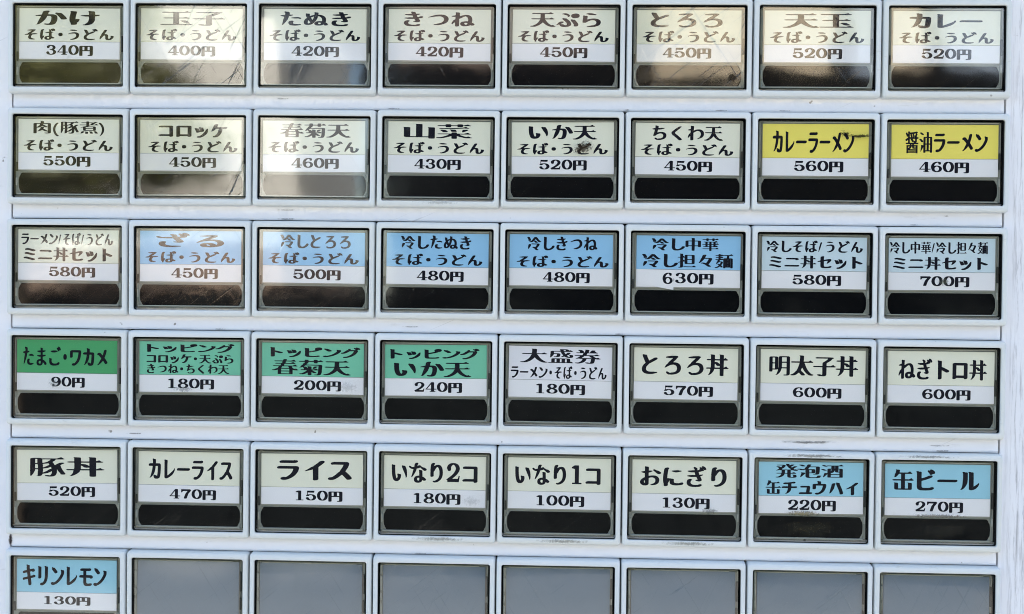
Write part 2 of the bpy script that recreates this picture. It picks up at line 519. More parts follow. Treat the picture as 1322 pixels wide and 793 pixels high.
# the rails that show between the rows: the lower edge is rolled over and stands a little off the buttons below
for r in range(-1, NR):
    yt = row_y(r) - BH / 2 + 3.0
    yb = row_y(r + 1) + BH / 2 + 0.2
    if r == -1:
        yt = yb + 6
    prof = [(yt, 0.8), (yt, 1.9), ((yt + yb) / 2, 2.0), (yb + 0.9, 2.1), (yb + 0.35, 1.95), (yb, 1.6), (yb, -1.8)]
    vs, fs = [], []
    nx = 2
    for x in (XS0, XS1):
        vs += [W(x, y, z) for y, z in prof]
    k = len(prof)
    fs = [(i, i + 1, k + i + 1, k + i) for i in range(k - 1)]
    mpart('rail', mesh('rail', vs, fs, 40), M['steel'])
mpart('added_shade_hood', slab('added_shade_hood', 604, 24, 220, 0, 345, -4, 3.0), M['steel'])  # unseen hood, added to shade the top rows of buttons

# ------------------------------------------------------------------ lettering: brush-style glyph outlines, one list of x, y pairs per outline
# (x + 0.2) * 500, (y + 0.3) * 500 of each outline point, per character
OUTLINES = {
    'か': [[312,136,352,135,382,141,402,150,424,168,434,186,450,239,458,282,458,311,460,323,460,368,455,395,446,416,433,430,411,441,391,446,332,447,327,449,326,457,333,507,336,514,345,525,347,534,344,543,339,549,325,553,302,553,286,550,272,545,255,532,250,523,245,509,237,448,233,439,159,421,147,414,140,402,143,395,148,392,168,397,198,392,218,392,221,386,195,298,166,180,159,164,143,152,145,148,150,147,161,147,180,152,198,163,227,199,250,234,282,293,303,357,311,396,316,399,341,399,355,394,364,384,369,373,372,357,369,289,362,241,349,198,342,184,330,175,309,174,295,178,284,178,268,173,263,166,265,157,275,148,293,141], [524,298,552,297,566,299,582,304,593,313,596,320,596,330,580,374,557,420,537,457,520,480,511,487,502,490,477,490,448,498,436,496,429,489,426,480,427,473,435,455,453,430,476,389,496,345,511,307,516,301]],
    'け': [[347,132,370,131,402,138,434,154,448,163,464,181,482,214,491,239,499,268,503,316,504,391,507,394,525,397,550,407,566,417,571,425,571,439,564,444,511,442,505,444,503,511,501,527,496,536,486,541,457,542,427,551,416,548,409,541,406,534,406,527,412,514,415,489,415,443,413,439,316,426,302,422,295,416,295,407,302,402,361,388,411,388,415,384,415,330,413,318,412,291,405,250,400,234,390,211,380,195,368,182,359,165,355,161,334,156,327,150,326,143,330,138,336,134], [167,143,205,143,230,151,241,161,244,170,242,207,253,218,264,239,280,286,281,298,277,310,266,316,234,317,225,315,222,320,222,343,226,398,242,505,242,520,240,527,236,532,227,537,198,538,182,544,166,546,155,542,150,536,147,530,147,520,152,509,135,386,135,368,133,357,133,270,141,223,151,198,154,155,159,148]],
    'そ': [[353,132,400,131,411,133,430,133,457,139,464,144,467,150,466,157,459,162,443,163,425,168,384,184,366,193,352,206,345,220,342,230,342,248,350,275,357,287,371,302,389,328,393,330,432,333,464,340,518,347,534,352,540,359,539,366,532,371,464,383,430,383,402,380,366,374,344,375,345,380,444,461,462,486,483,500,487,509,485,520,480,527,466,532,425,533,407,535,393,533,359,533,348,531,330,530,245,515,230,510,225,505,224,498,227,493,234,490,305,481,334,481,355,483,361,482,361,480,355,472,267,400,251,384,241,366,200,357,168,346,150,337,145,330,145,320,150,317,157,315,177,317,193,315,230,315,266,321,286,320,285,316,265,289,254,257,251,241,251,223,259,193,268,177,277,165,298,150,336,134]],
    'ば': [[351,125,366,124,391,126,418,131,432,136,450,145,462,155,473,168,482,186,484,186,498,179,511,176,534,179,557,186,565,193,569,200,569,205,566,214,541,232,520,246,487,257,483,275,483,305,481,318,482,402,486,405,530,419,539,424,542,430,539,434,530,437,477,440,473,442,472,477,478,493,472,507,473,511,475,512,478,509,493,473,505,467,527,470,543,480,559,478,575,481,586,488,591,498,586,523,587,532,582,541,568,557,539,571,520,575,509,573,504,568,499,557,495,555,470,561,459,559,454,555,450,545,454,532,452,529,441,529,423,537,411,539,400,537,393,530,390,520,395,509,405,495,405,444,400,442,382,442,298,428,290,425,284,418,286,411,295,406,357,395,391,394,396,391,397,320,399,309,398,285,393,283,343,278,323,273,295,263,279,252,269,243,259,225,254,211,254,180,261,164,273,149,289,138,314,129], [163,130,173,128,189,131,198,136,202,141,204,148,202,182,215,193,232,218,253,273,252,282,243,289,230,292,207,288,203,293,210,386,226,491,230,500,244,514,249,523,244,536,236,541,223,544,198,542,180,537,156,520,145,498,135,443,126,373,122,318,122,295,119,284,122,236,124,216,129,198,135,186,151,175,152,139,157,132], [366,172,349,180,338,191,335,207,343,225,349,232,357,235,391,235,400,233,403,227,403,211,398,186,394,177,386,172]],
    'う': [[276,134,307,133,327,135,366,143,398,154,424,166,451,182,474,200,492,220,509,248,521,280,524,300,524,332,521,350,510,377,493,399,470,414,441,425,418,430,377,433,327,426,277,414,214,390,202,384,192,375,188,364,188,355,191,350,198,349,205,351,218,365,227,369,291,378,364,380,386,375,405,366,417,355,425,341,431,318,431,300,428,284,420,259,407,238,394,223,373,206,342,191,316,181,295,170,291,169,280,171,266,172,247,166,243,157,245,150,257,141], [324,482,373,481,405,485,427,485,455,492,459,495,462,502,459,509,455,512,398,528,373,533,350,535,293,535,270,533,245,525,239,521,229,509,229,505,232,500,241,497,261,498,305,484]],
    'ど': [[310,125,386,124,416,126,482,143,500,151,512,159,516,170,512,177,507,180,491,180,470,174,452,176,334,176,316,179,291,186,273,197,262,209,256,225,256,252,261,268,270,286,279,298,293,312,315,330,330,346,364,361,491,430,499,443,496,459,523,463,530,467,534,473,535,480,530,496,532,495,547,480,559,474,582,474,593,477,601,482,605,489,605,495,588,511,580,532,561,550,527,566,511,569,502,569,495,564,488,552,488,545,486,543,457,553,445,553,439,550,434,545,429,536,432,523,445,508,464,496,476,475,477,468,445,465,420,457,325,407,320,411,287,480,271,518,266,524,259,528,248,530,227,529,200,537,189,537,179,530,174,518,184,489,212,425,238,373,242,361,237,355,194,314,181,295,172,277,168,266,163,241,163,225,166,205,170,190,179,175,195,158,211,147,232,138,257,131,286,126]],
    'ん': [[394,130,441,128,468,133,500,143,526,157,553,182,580,223,589,243,592,255,592,275,585,289,575,296,561,299,543,298,520,305,507,305,500,303,493,295,490,286,498,261,499,250,485,220,465,193,450,181,441,181,432,188,427,195,424,207,424,270,419,314,414,330,405,343,400,349,384,359,370,364,345,367,311,363,308,366,330,409,371,482,385,514,383,523,375,532,359,537,345,537,318,532,307,527,298,521,218,375,209,355,202,327,180,293,172,273,158,205,156,184,156,166,159,159,164,156,170,156,177,160,280,300,316,312,323,307,328,295,331,275,331,205,333,186,338,170,345,156,356,145,373,136]],
    '玉': [[126,134,566,133,584,136,596,141,599,148,596,155,570,163,545,189,539,187,491,163,395,163,392,164,390,168,391,329,398,331,525,331,550,337,555,341,556,345,555,350,550,354,527,360,502,386,495,385,448,360,392,361,390,368,390,500,393,503,398,503,541,504,557,506,568,511,571,516,570,523,564,528,545,532,522,557,516,559,464,533,157,533,139,530,127,525,124,518,127,511,139,506,155,504,293,503,298,503,301,500,300,362,293,360,177,360,152,354,148,350,147,345,148,341,152,337,177,331,293,331,300,329,301,170,300,165,295,163,132,162,116,160,102,155,99,150,100,143,107,138], [490,198,518,197,534,199,548,204,551,209,549,218,501,266,489,273,464,278,439,278,423,275,411,270,408,266,409,259,463,207,470,202]],
    '子': [[253,116,323,115,348,117,373,124,380,129,389,138,394,148,397,164,397,305,399,311,570,313,591,316,600,323,601,330,598,334,570,343,549,366,543,369,491,342,402,342,397,345,397,389,401,402,409,410,455,436,502,469,525,499,539,502,555,509,558,516,555,523,530,530,486,531,475,533,180,533,161,530,148,523,147,516,150,511,161,506,177,503,420,503,425,502,426,500,420,490,398,470,352,440,325,425,311,414,307,407,304,395,303,348,300,342,127,342,105,337,98,332,97,325,100,320,125,313,295,312,302,310,303,168,298,148,295,145,291,145,264,157,245,160,216,160,202,158,189,153,185,148,185,143,189,138,214,126,239,118]],
    'た': [[431,134,443,133,482,138,539,152,552,159,558,164,560,170,559,180,555,183,548,185,539,185,518,179,470,185,443,185,416,193,405,202,399,216,400,243,412,261,412,273,409,280,398,287,382,288,352,285,334,278,318,264,311,248,308,234,308,205,313,186,320,173,333,159,355,147,391,138], [182,152,186,151,193,153,207,165,225,193,273,280,294,323,312,391,318,424,357,432,395,452,403,461,402,468,393,474,366,474,332,477,335,520,332,536,325,551,316,559,307,564,277,565,248,574,241,573,234,569,228,561,226,552,235,527,244,514,244,495,242,477,239,469,230,465,216,465,159,453,152,449,149,443,150,436,155,431,191,418,205,416,223,398,201,311,196,261,179,161,179,157], [529,343,543,342,559,347,565,355,562,366,553,377,541,387,493,401,461,401,402,390,373,382,366,378,363,373,364,366,373,360,439,353,505,355,514,352]],
    'ぬ': [[383,141,430,140,459,145,484,154,514,172,517,168,517,157,520,150,534,142,555,142,570,145,584,150,594,157,596,164,596,182,588,202,578,216,555,232,552,236,560,291,560,343,553,380,539,409,528,425,512,441,484,460,455,471,427,476,408,477,406,480,410,530,405,539,395,544,368,545,345,551,339,551,332,548,327,543,324,536,325,530,329,520,328,489,325,469,286,457,243,438,240,441,234,459,235,477,237,491,236,498,232,502,220,508,195,508,175,515,166,515,159,512,154,507,151,500,155,484,153,475,154,450,168,402,177,384,178,377,176,373,152,350,134,318,125,295,115,250,115,220,123,193,133,177,143,168,161,159,177,156,205,156,234,161,264,172,286,188,311,213,321,230,327,245,348,268,357,286,375,330,387,364,399,427,405,429,420,423,437,414,451,402,464,384,473,366,480,336,481,291,478,280,475,276,459,278,418,278,400,276,373,269,361,264,345,253,331,236,324,216,324,189,330,173,339,160,350,152,366,145], [425,184,411,190,404,200,404,218,410,232,414,234,420,235,461,223,463,220,462,216,446,193,434,185], [209,203,199,216,194,232,194,250,197,266,204,295,207,299,211,296,227,268,244,248,246,243,236,224,219,207], [289,320,284,326,268,361,259,377,258,382,261,386,295,407,314,417,316,416,317,411,307,364,294,325]],
    'き': [[285,123,391,122,402,124,423,124,448,129,471,136,489,147,498,159,501,170,495,183,480,190,457,190,434,184,414,172,400,169,332,170,284,182,274,189,263,202,256,225,261,255,279,268,284,277,285,282,282,291,277,296,266,301,241,301,227,299,200,289,186,278,178,266,169,232,169,207,172,193,186,165,209,145,234,134], [419,245,443,244,459,247,477,253,491,262,498,275,499,286,494,305,472,345,470,355,473,358,518,368,543,379,555,391,559,400,559,407,555,417,543,423,518,424,493,419,470,404,445,401,442,405,431,441,430,452,434,455,455,460,491,479,498,486,498,496,493,499,486,501,470,499,457,501,416,499,411,507,403,541,398,548,386,553,359,554,341,560,323,559,316,555,310,543,321,507,323,495,322,493,291,492,243,485,211,485,193,480,188,475,188,468,191,463,200,459,266,445,339,443,342,439,353,400,352,391,282,390,241,383,218,383,200,380,181,375,177,370,176,364,179,359,184,356,255,342,339,342,352,344,377,344,380,341,387,323,404,289,400,285,382,285,364,280,357,273,357,264,364,259,377,257]],
    'つ': [[288,166,370,165,414,175,441,184,482,202,521,227,541,247,555,266,564,284,571,302,576,330,576,361,573,380,566,400,558,416,543,436,518,456,493,469,470,475,436,481,395,481,368,478,323,471,275,455,216,430,184,414,157,398,157,393,159,391,175,390,298,417,375,428,395,428,414,425,439,415,450,408,466,391,480,359,483,336,480,318,473,295,458,268,437,248,407,230,307,195,289,191,277,187,273,182,273,174,277,169]],
    'ね': [[228,130,243,129,268,134,286,143,291,150,292,318,290,339,295,359,332,381,380,416,416,433,432,429,445,419,455,407,466,384,474,348,474,307,471,291,466,288,452,290,425,290,402,287,364,278,339,265,322,248,313,225,313,195,318,180,323,172,338,157,357,147,389,140,427,140,445,142,475,150,502,163,518,175,521,175,527,167,534,163,555,160,589,168,602,177,605,184,605,191,601,205,594,216,580,231,552,248,558,311,558,355,555,370,550,395,543,418,530,439,518,453,507,462,486,472,466,478,418,478,373,469,345,457,302,434,300,436,303,448,303,498,308,527,305,539,300,544,293,546,282,549,264,547,239,555,227,552,222,548,217,539,222,518,218,465,189,457,152,444,143,439,138,432,138,427,141,424,152,420,213,416,215,411,215,384,214,368,207,342,204,339,190,330,177,318,170,309,147,261,138,234,135,216,137,209,143,199,148,197,157,200,175,228,202,251,207,252,208,145,211,139,215,134], [430,186,418,188,407,194,398,205,397,227,401,236,407,241,430,242,457,234,462,230,456,214,448,199,437,189]],
    '天': [[119,125,166,124,184,126,202,131,220,140,270,172,300,197,328,227,350,256,381,216,414,183,450,156,489,135,514,126,532,124,561,124,595,129,612,136,615,143,612,150,586,158,564,183,559,184,534,172,530,173,506,189,488,205,472,220,445,255,425,289,407,323,395,339,396,341,402,342,559,342,575,345,586,350,590,357,587,364,575,369,563,370,540,395,534,398,482,372,393,372,390,373,388,377,390,402,390,491,392,495,539,497,555,500,566,504,569,509,568,516,561,521,543,525,519,550,514,552,461,526,157,526,139,523,127,518,124,511,127,504,139,500,155,497,299,495,301,491,301,416,299,405,299,377,295,372,141,372,123,369,114,365,109,361,108,355,111,350,123,345,139,342,291,342,297,341,298,339,288,325,274,291,257,259,237,232,206,200,184,184,141,157,102,153,91,149,86,146,85,139,89,134,105,127]],
    'ぷ': [[281,127,330,126,370,134,395,143,418,158,429,173,437,198,437,220,430,255,416,282,385,325,345,367,339,373,332,375,302,376,273,385,261,382,256,377,251,368,252,359,257,350,261,336,285,314,301,295,338,243,347,216,346,193,342,182,334,176,309,177,298,181,284,196,273,203,243,204,222,211,222,214,224,216,252,231,280,257,280,270,278,277,267,284,259,285,232,285,211,280,200,274,174,250,155,220,130,189,127,184,130,179,139,179,155,184,186,198,191,198,193,186,198,177,202,164,220,144,233,136,245,131,257,129], [504,143,539,142,559,147,572,155,577,161,583,182,583,202,580,216,569,243,550,277,514,334,502,340,475,340,450,348,441,348,434,345,427,339,424,332,425,323,430,314,435,298,464,252,486,210,494,186,490,173,491,155,495,148], [490,384,527,383,555,388,573,395,589,406,596,414,607,434,610,445,610,459,604,482,591,501,570,513,552,519,518,519,493,514,477,508,458,498,447,486,439,475,433,457,433,436,438,420,447,407,457,397,468,391], [361,411,380,416,394,425,405,436,410,448,410,461,405,473,370,506,343,519,318,524,300,524,275,519,259,513,251,507,249,498,255,492,261,490,277,491,309,472,339,462,364,449,367,443,367,436,355,418,356,414]],
    'ら': [[340,127,350,126,375,129,423,138,464,153,489,165,506,177,524,195,530,205,539,223,546,245,546,286,538,314,521,339,502,355,480,366,443,376,420,378,391,378,366,376,316,366,270,350,267,355,276,427,275,439,271,448,264,454,250,458,230,457,205,465,189,463,181,457,176,445,183,427,183,409,174,345,170,286,167,273,169,264,175,256,189,251,209,251,236,256,252,265,261,276,282,286,311,306,336,319,364,326,395,326,416,320,431,311,442,300,450,287,456,266,453,241,444,218,437,209,427,200,405,187,389,181,352,176,316,167,277,162,264,157,258,152,257,148,259,143,266,138,302,131], [367,475,436,474,452,480,457,486,455,493,450,498,382,525,345,531,284,530,259,523,248,516,245,511,247,505,252,500,273,498,316,479,332,476]],
    'と': [[326,130,373,128,384,131,411,131,466,143,511,156,519,161,521,170,518,175,511,178,452,181,441,183,370,181,330,185,311,191,293,200,279,211,272,225,270,234,269,250,277,280,289,298,345,353,373,364,511,438,519,445,523,452,523,466,516,475,500,480,482,480,457,475,445,471,339,415,334,420,306,475,287,523,282,530,275,534,264,537,241,537,220,544,200,544,193,539,188,532,188,518,193,509,195,498,205,474,255,368,251,361,218,332,204,316,187,291,176,257,174,236,177,214,184,193,191,181,207,165,223,154,264,138,291,133]],
    'ろ': [[281,125,298,127,339,124,350,126,368,126,418,136,455,147,475,156,502,174,524,195,535,214,544,241,547,257,546,277,539,309,530,327,520,340,509,351,486,366,457,378,418,385,370,386,383,400,423,433,444,455,461,477,478,489,482,498,482,502,480,509,473,516,455,521,427,524,325,521,241,509,216,502,207,493,207,489,209,482,218,476,243,478,282,472,357,474,361,473,363,470,274,393,263,380,255,364,232,349,215,332,182,282,179,275,182,270,191,270,201,273,309,327,357,335,382,335,405,330,416,325,432,315,442,305,449,293,455,275,458,259,455,243,444,214,436,204,425,194,405,184,370,174,348,174,300,165,291,168,270,181,248,191,234,194,220,190,214,182,213,173,215,164,223,155,234,145,250,136,270,127]],
    'カ': [[365,136,434,135,464,141,486,147,505,156,516,165,523,175,534,200,546,255,556,359,555,425,548,441,543,446,518,458,500,460,384,461,383,534,375,545,357,551,330,550,300,560,284,560,273,554,261,553,259,550,276,520,276,491,274,466,272,461,191,460,173,458,143,449,132,442,127,434,126,423,129,416,136,409,150,404,261,403,266,400,262,370,250,325,209,220,187,182,177,172,161,166,159,161,168,156,184,156,214,163,227,170,266,195,291,215,321,248,340,277,362,336,371,375,375,401,380,403,443,403,448,400,449,384,442,309,442,289,435,234,424,195,418,193,395,209,382,212,357,211,327,221,309,221,302,217,297,209,297,195,303,184,304,173,307,167,327,148,343,141]],
    'レ': [[213,148,259,147,307,156,380,184,448,218,482,240,501,259,519,282,535,302,544,318,546,327,547,345,544,355,539,361,530,362,523,361,518,357,505,334,497,325,459,300,395,266,357,243,320,225,293,213,290,214,288,220,288,464,292,480,291,498,294,507,294,518,287,530,280,532,266,535,243,533,214,544,198,544,182,538,173,537,171,534,185,509,181,491,181,180,184,170,191,159,200,153]],
    'ー': [[140,314,511,313,543,318,561,325,573,334,576,341,576,350,574,357,566,364,548,369,182,369,152,365,136,359,120,348,117,341,118,327,127,318]],
    '肉': [[472,114,480,113,491,115,518,115,543,120,564,131,571,143,574,159,574,461,573,468,568,478,559,484,541,490,523,490,511,492,395,492,392,495,392,500,396,532,396,548,389,559,307,567,302,566,301,564,312,548,312,534,308,495,305,492,189,492,177,490,157,490,141,484,133,480,127,473,124,461,124,134,125,127,127,124,132,120,141,117,189,117,200,120,207,127,208,191,210,198,208,207,209,326,259,329,285,336,318,358,348,388,352,389,425,342,432,340,457,339,484,340,489,339,489,214,484,215,437,252,383,289,385,309,391,325,405,343,405,348,400,354,389,358,341,358,329,355,313,341,304,323,298,291,277,267,249,223,239,211,230,205,214,200,212,198,213,195,218,192,230,190,250,192,275,200,309,215,335,232,348,244,352,244,411,198,423,191,434,188,489,187,490,157,484,145,468,149,423,149,411,146,404,139,404,134,408,130,423,120,445,115], [211,356,208,359,208,364,209,460,216,462,292,461,294,457,294,439,292,430,281,418,267,398,242,373,223,359], [484,367,420,410,380,432,378,439,380,460,386,462,488,461,490,455,490,373,489,367]],
    '(': [[233,16,243,15,264,20,273,30,274,43,270,50,251,68,236,91,218,125,206,152,190,218,188,243,188,289,190,314,195,339,202,366,216,402,230,432,243,452,254,468,267,480,272,486,271,498,268,505,261,509,250,512,230,509,214,501,198,482,179,455,159,414,143,370,133,327,128,291,128,239,133,200,141,166,152,130,171,86,195,48,216,24]],
    '豚': [[365,116,395,115,425,120,441,127,457,143,466,159,476,198,478,216,479,275,477,282,480,282,498,234,519,195,523,184,524,173,527,168,545,163,566,163,582,166,589,170,589,189,568,231,550,277,538,314,524,377,526,382,541,396,573,420,576,425,575,432,568,437,555,440,534,440,518,437,506,430,472,402,457,384,452,383,448,386,439,416,422,450,429,461,452,484,463,507,466,510,557,510,578,516,577,527,564,535,541,560,534,564,495,543,477,535,302,535,289,533,284,534,273,541,250,547,166,547,141,540,132,532,128,523,128,395,126,384,126,277,124,266,124,250,126,236,126,150,129,134,136,131,143,134,164,175,184,232,192,259,193,281,198,283,223,283,228,280,231,268,226,234,226,189,224,177,226,145,222,139,207,132,206,130,209,126,243,126,257,129,268,135,274,139,281,150,293,181,330,188,355,196,375,210,407,237,411,238,412,232,408,191,400,166,391,149,384,145,364,151,343,151,327,148,320,143,320,134,332,125], [293,213,292,220,297,255,295,299,350,311,370,320,398,340,402,340,405,300,377,283,342,245,316,224,300,213,295,212], [195,308,192,311,192,316,192,366,194,377,195,400,200,403,218,403,223,400,228,380,228,311,223,308], [295,331,294,355,297,366,292,395,294,402,300,407,309,410,343,415,364,421,368,419,378,395,377,386,320,340,305,331,298,330], [198,429,194,434,195,518,200,522,218,521,222,516,221,432,216,428], [291,436,288,439,288,443,288,507,290,511,389,510,393,508,393,502,384,489,361,467,354,457,311,438,300,435]],
    '煮': [[267,114,302,113,316,117,323,122,328,132,328,157,325,177,320,187,307,192,259,197,244,195,245,191,252,180,255,161,255,136,251,127,251,123,255,118], [394,120,430,120,441,122,448,127,448,145,432,191,427,196,416,199,368,203,355,203,353,200,362,186,379,127,384,123], [524,125,559,124,570,127,577,132,578,143,562,168,537,200,530,205,516,208,489,208,470,203,467,195,469,189,494,157,509,131,515,127], [126,127,157,126,168,129,186,138,219,168,234,189,234,198,227,203,214,206,184,205,166,199,157,189,150,177,136,140,134,136,126,132], [231,223,484,222,507,227,519,234,524,241,526,248,526,352,523,361,516,370,507,375,484,381,341,381,335,382,334,384,363,416,384,421,411,424,425,422,568,422,589,426,590,436,587,441,573,447,545,475,539,473,491,447,466,447,462,448,461,450,470,462,502,485,540,518,564,527,567,534,564,541,548,546,516,546,486,538,464,522,459,520,434,526,357,526,352,530,351,552,348,557,332,562,302,562,289,559,282,555,281,532,277,527,173,526,154,520,151,516,152,509,159,504,170,501,275,501,280,498,281,452,277,447,132,447,116,443,110,436,110,432,114,427,130,422,286,420,285,416,257,387,220,380,200,372,177,366,157,357,136,345,134,341,136,338,150,338,193,343,195,342,197,243,201,236,209,229], [273,247,270,250,267,259,267,284,270,289,448,290,452,289,455,286,455,259,453,250,450,247], [270,315,267,320,267,352,268,357,273,360,300,356,445,356,452,352,455,343,455,318,450,315], [355,445,352,448,351,452,351,495,353,500,402,501,415,493,417,489,416,484,398,469,385,450,377,447]],
    ')': [[111,34,118,34,136,44,167,77,188,109,208,150,221,182,228,223,228,241,231,252,228,307,224,336,214,377,198,420,180,457,156,493,139,510,123,515,105,512,95,508,88,498,88,486,91,479,99,473,110,459,135,418,155,368,165,332,169,305,169,227,162,180,153,134,131,75,121,55,109,40]],
    'コ': [[469,141,489,140,520,145,535,150,545,156,550,161,553,168,553,468,546,484,532,494,509,499,220,499,186,494,170,488,159,480,154,470,154,457,164,447,180,442,444,441,447,434,447,227,445,224,441,222,220,222,198,219,168,212,150,201,146,195,144,189,145,180,148,174,157,167,173,163,200,165,441,165,445,163,448,155,455,147]],
    'ッ': [[240,114,282,113,311,118,336,127,373,145,398,161,430,185,468,224,496,261,503,277,512,323,515,348,515,391,518,400,516,405,507,407,493,405,484,400,477,394,430,318,416,299,394,275,360,230,332,204,286,173,243,166,227,161,215,152,210,143,211,129,223,119], [210,277,232,276,259,281,275,286,289,295,298,308,309,302,320,299,339,299,368,304,384,310,395,317,402,327,405,336,405,361,382,430,375,439,357,444,330,443,311,450,298,453,284,453,273,448,260,445,260,441,275,416,277,400,296,348,295,335,293,334,289,345,269,395,259,409,241,415,214,413,195,421,182,424,168,424,157,418,144,416,144,411,159,386,161,373,184,316,188,291,198,281]],
    '春': [[222,134,470,133,486,136,493,141,494,145,495,259,500,260,516,252,539,247,580,247,604,255,603,264,600,268,589,274,561,302,557,302,536,291,498,307,479,350,477,357,482,360,566,360,588,366,587,375,585,380,573,385,545,414,539,412,489,385,334,385,330,386,327,389,336,427,341,433,525,433,547,439,546,448,544,452,532,458,505,486,498,485,448,458,364,458,358,461,360,491,363,498,366,501,539,501,559,506,561,509,559,518,544,527,520,553,514,554,461,526,380,526,375,528,374,534,377,545,385,555,385,559,382,564,366,569,339,569,325,565,313,557,306,541,305,530,302,527,159,526,145,523,139,518,138,511,140,507,157,501,286,501,291,501,294,498,289,461,286,458,175,458,159,454,154,448,154,443,157,438,173,433,266,432,267,425,256,386,132,385,116,381,110,375,110,370,114,366,130,360,216,360,220,359,222,357,219,345,202,308,173,296,134,270,114,269,100,265,95,261,94,257,97,250,107,245,125,242,148,242,177,247,200,259,205,259,206,143,209,138], [275,158,272,161,272,166,272,207,275,212,420,212,425,212,428,209,428,164,425,158], [275,238,272,241,272,245,272,284,275,289,420,290,425,289,428,286,428,243,425,238], [280,315,277,320,292,357,295,360,300,360,405,360,408,357,423,318,420,315,416,315]],
    '菊': [[422,116,480,115,500,117,511,120,525,127,534,134,540,143,551,180,556,214,558,268,560,280,560,314,562,325,563,370,565,382,565,391,561,405,550,415,527,422,266,422,261,425,263,436,268,444,286,459,291,466,296,475,299,495,302,498,395,498,399,493,400,473,405,466,420,460,450,460,464,463,471,468,474,475,474,495,477,498,564,499,582,504,584,511,582,516,577,520,566,524,539,552,532,551,486,526,477,524,474,527,474,548,471,555,464,559,448,562,420,562,405,557,399,548,398,527,393,524,302,524,299,530,298,550,293,557,277,562,248,562,234,559,227,555,224,548,223,527,220,524,134,524,116,519,112,514,113,507,118,503,130,500,218,499,222,498,224,493,223,477,195,450,186,420,165,402,134,345,120,336,125,333,148,333,166,338,184,348,189,348,207,316,208,289,202,283,168,283,155,280,147,275,146,270,147,266,155,261,166,258,264,258,268,257,268,255,240,225,192,184,166,168,141,167,127,163,121,157,122,150,134,143,150,140,193,140,209,143,230,152,280,188,283,184,283,132,288,123,307,117,334,117,348,120,355,125,358,132,359,199,361,200,366,198,389,181,405,176,436,176,450,180,456,186,456,191,453,195,384,247,376,255,376,257,473,258,482,260,485,257,485,252,483,214,478,182,471,155,466,145,459,141,425,140,409,134,405,130,407,123,411,119], [480,282,453,309,448,311,395,284,360,284,358,289,358,355,352,365,343,369,291,374,276,373,275,370,281,361,283,355,283,327,282,323,280,323,257,359,241,365,214,365,211,368,236,394,241,396,486,396,489,393,490,389,487,293,484,283], [381,298,389,297,405,300,425,311,450,335,464,346,475,352,479,357,478,364,470,369,459,371,430,372,416,369,402,362,393,355,391,348,384,314,379,302]],
    '山': [[503,116,541,115,555,117,566,121,571,130,572,443,570,450,566,455,561,458,548,460,495,463,484,465,467,464,467,459,477,446,478,441,478,186,473,183,398,183,395,186,394,191,394,545,386,555,370,558,318,560,307,562,290,561,290,557,300,543,301,539,301,189,300,185,295,183,227,183,221,184,219,189,219,448,211,457,195,460,143,463,132,465,115,464,115,459,125,446,126,441,126,182,128,175,134,165,145,159,173,153,473,153,478,150,479,130,482,123,493,118]],
    '菜': [[324,118,368,117,380,121,385,125,387,132,388,193,391,197,432,172,486,146,507,138,523,135,568,135,598,143,602,150,601,157,580,167,557,192,550,193,525,179,516,180,484,197,445,225,434,236,428,248,430,251,434,251,573,251,587,255,591,261,591,266,586,271,568,279,548,301,541,305,486,276,391,277,388,280,387,300,385,305,377,309,364,312,327,312,314,307,308,300,308,280,302,276,127,276,111,271,107,266,108,259,114,255,125,251,261,251,268,250,268,248,257,231,232,211,200,190,161,170,145,163,107,162,93,157,88,150,95,141,120,133,148,131,177,133,189,136,241,160,305,197,308,193,308,130,313,123], [197,318,241,317,252,321,258,325,260,330,258,334,241,364,227,381,209,389,168,390,152,385,148,380,149,373,166,352,181,327,186,322], [464,318,473,317,480,319,507,339,534,360,548,382,549,386,546,391,539,396,525,399,489,399,473,392,463,375,460,359,460,325], [319,330,364,329,375,332,380,336,384,343,384,348,371,386,364,394,359,396,283,402,282,398,291,385,304,350,304,339,309,334], [147,411,189,410,200,412,243,413,255,415,325,417,407,424,489,435,507,431,543,431,559,434,564,443,559,451,540,459,519,482,514,484,473,463,414,454,289,442,220,440,209,438,157,437,141,433,132,425,132,420,134,417], [240,468,282,467,295,471,302,477,304,502,309,506,389,505,392,502,393,484,400,478,414,474,450,474,461,477,469,482,471,486,472,502,475,505,573,506,586,509,592,518,586,525,568,533,543,559,536,557,486,531,477,531,473,533,471,552,462,559,450,562,416,562,402,559,395,555,392,550,392,534,389,531,311,531,305,533,302,552,295,558,282,562,243,562,232,558,226,555,224,550,223,534,220,531,125,530,111,525,106,518,111,511,125,506,220,505,224,500,225,477,230,472]],
    'い': [[240,148,277,147,307,152,331,161,351,175,369,195,389,236,392,252,392,275,390,289,387,295,382,301,368,307,339,308,323,314,309,317,295,312,289,305,288,295,296,266,296,245,282,214,280,211,275,211,263,230,252,257,238,325,235,352,235,384,233,395,233,441,231,450,235,482,234,493,228,502,216,507,186,508,170,514,155,516,145,514,141,510,136,502,135,495,139,482,138,411,140,400,140,355,142,343,142,320,152,264,166,216,177,193,186,179,200,165,209,159], [518,227,527,226,534,230,546,243,553,261,553,286,556,300,553,314,553,343,546,389,539,416,514,466,507,478,500,485,486,490,459,490,443,496,430,498,418,496,413,491,409,484,409,470,414,461,417,450,437,414,451,382,475,341,497,298,514,255,514,232]],
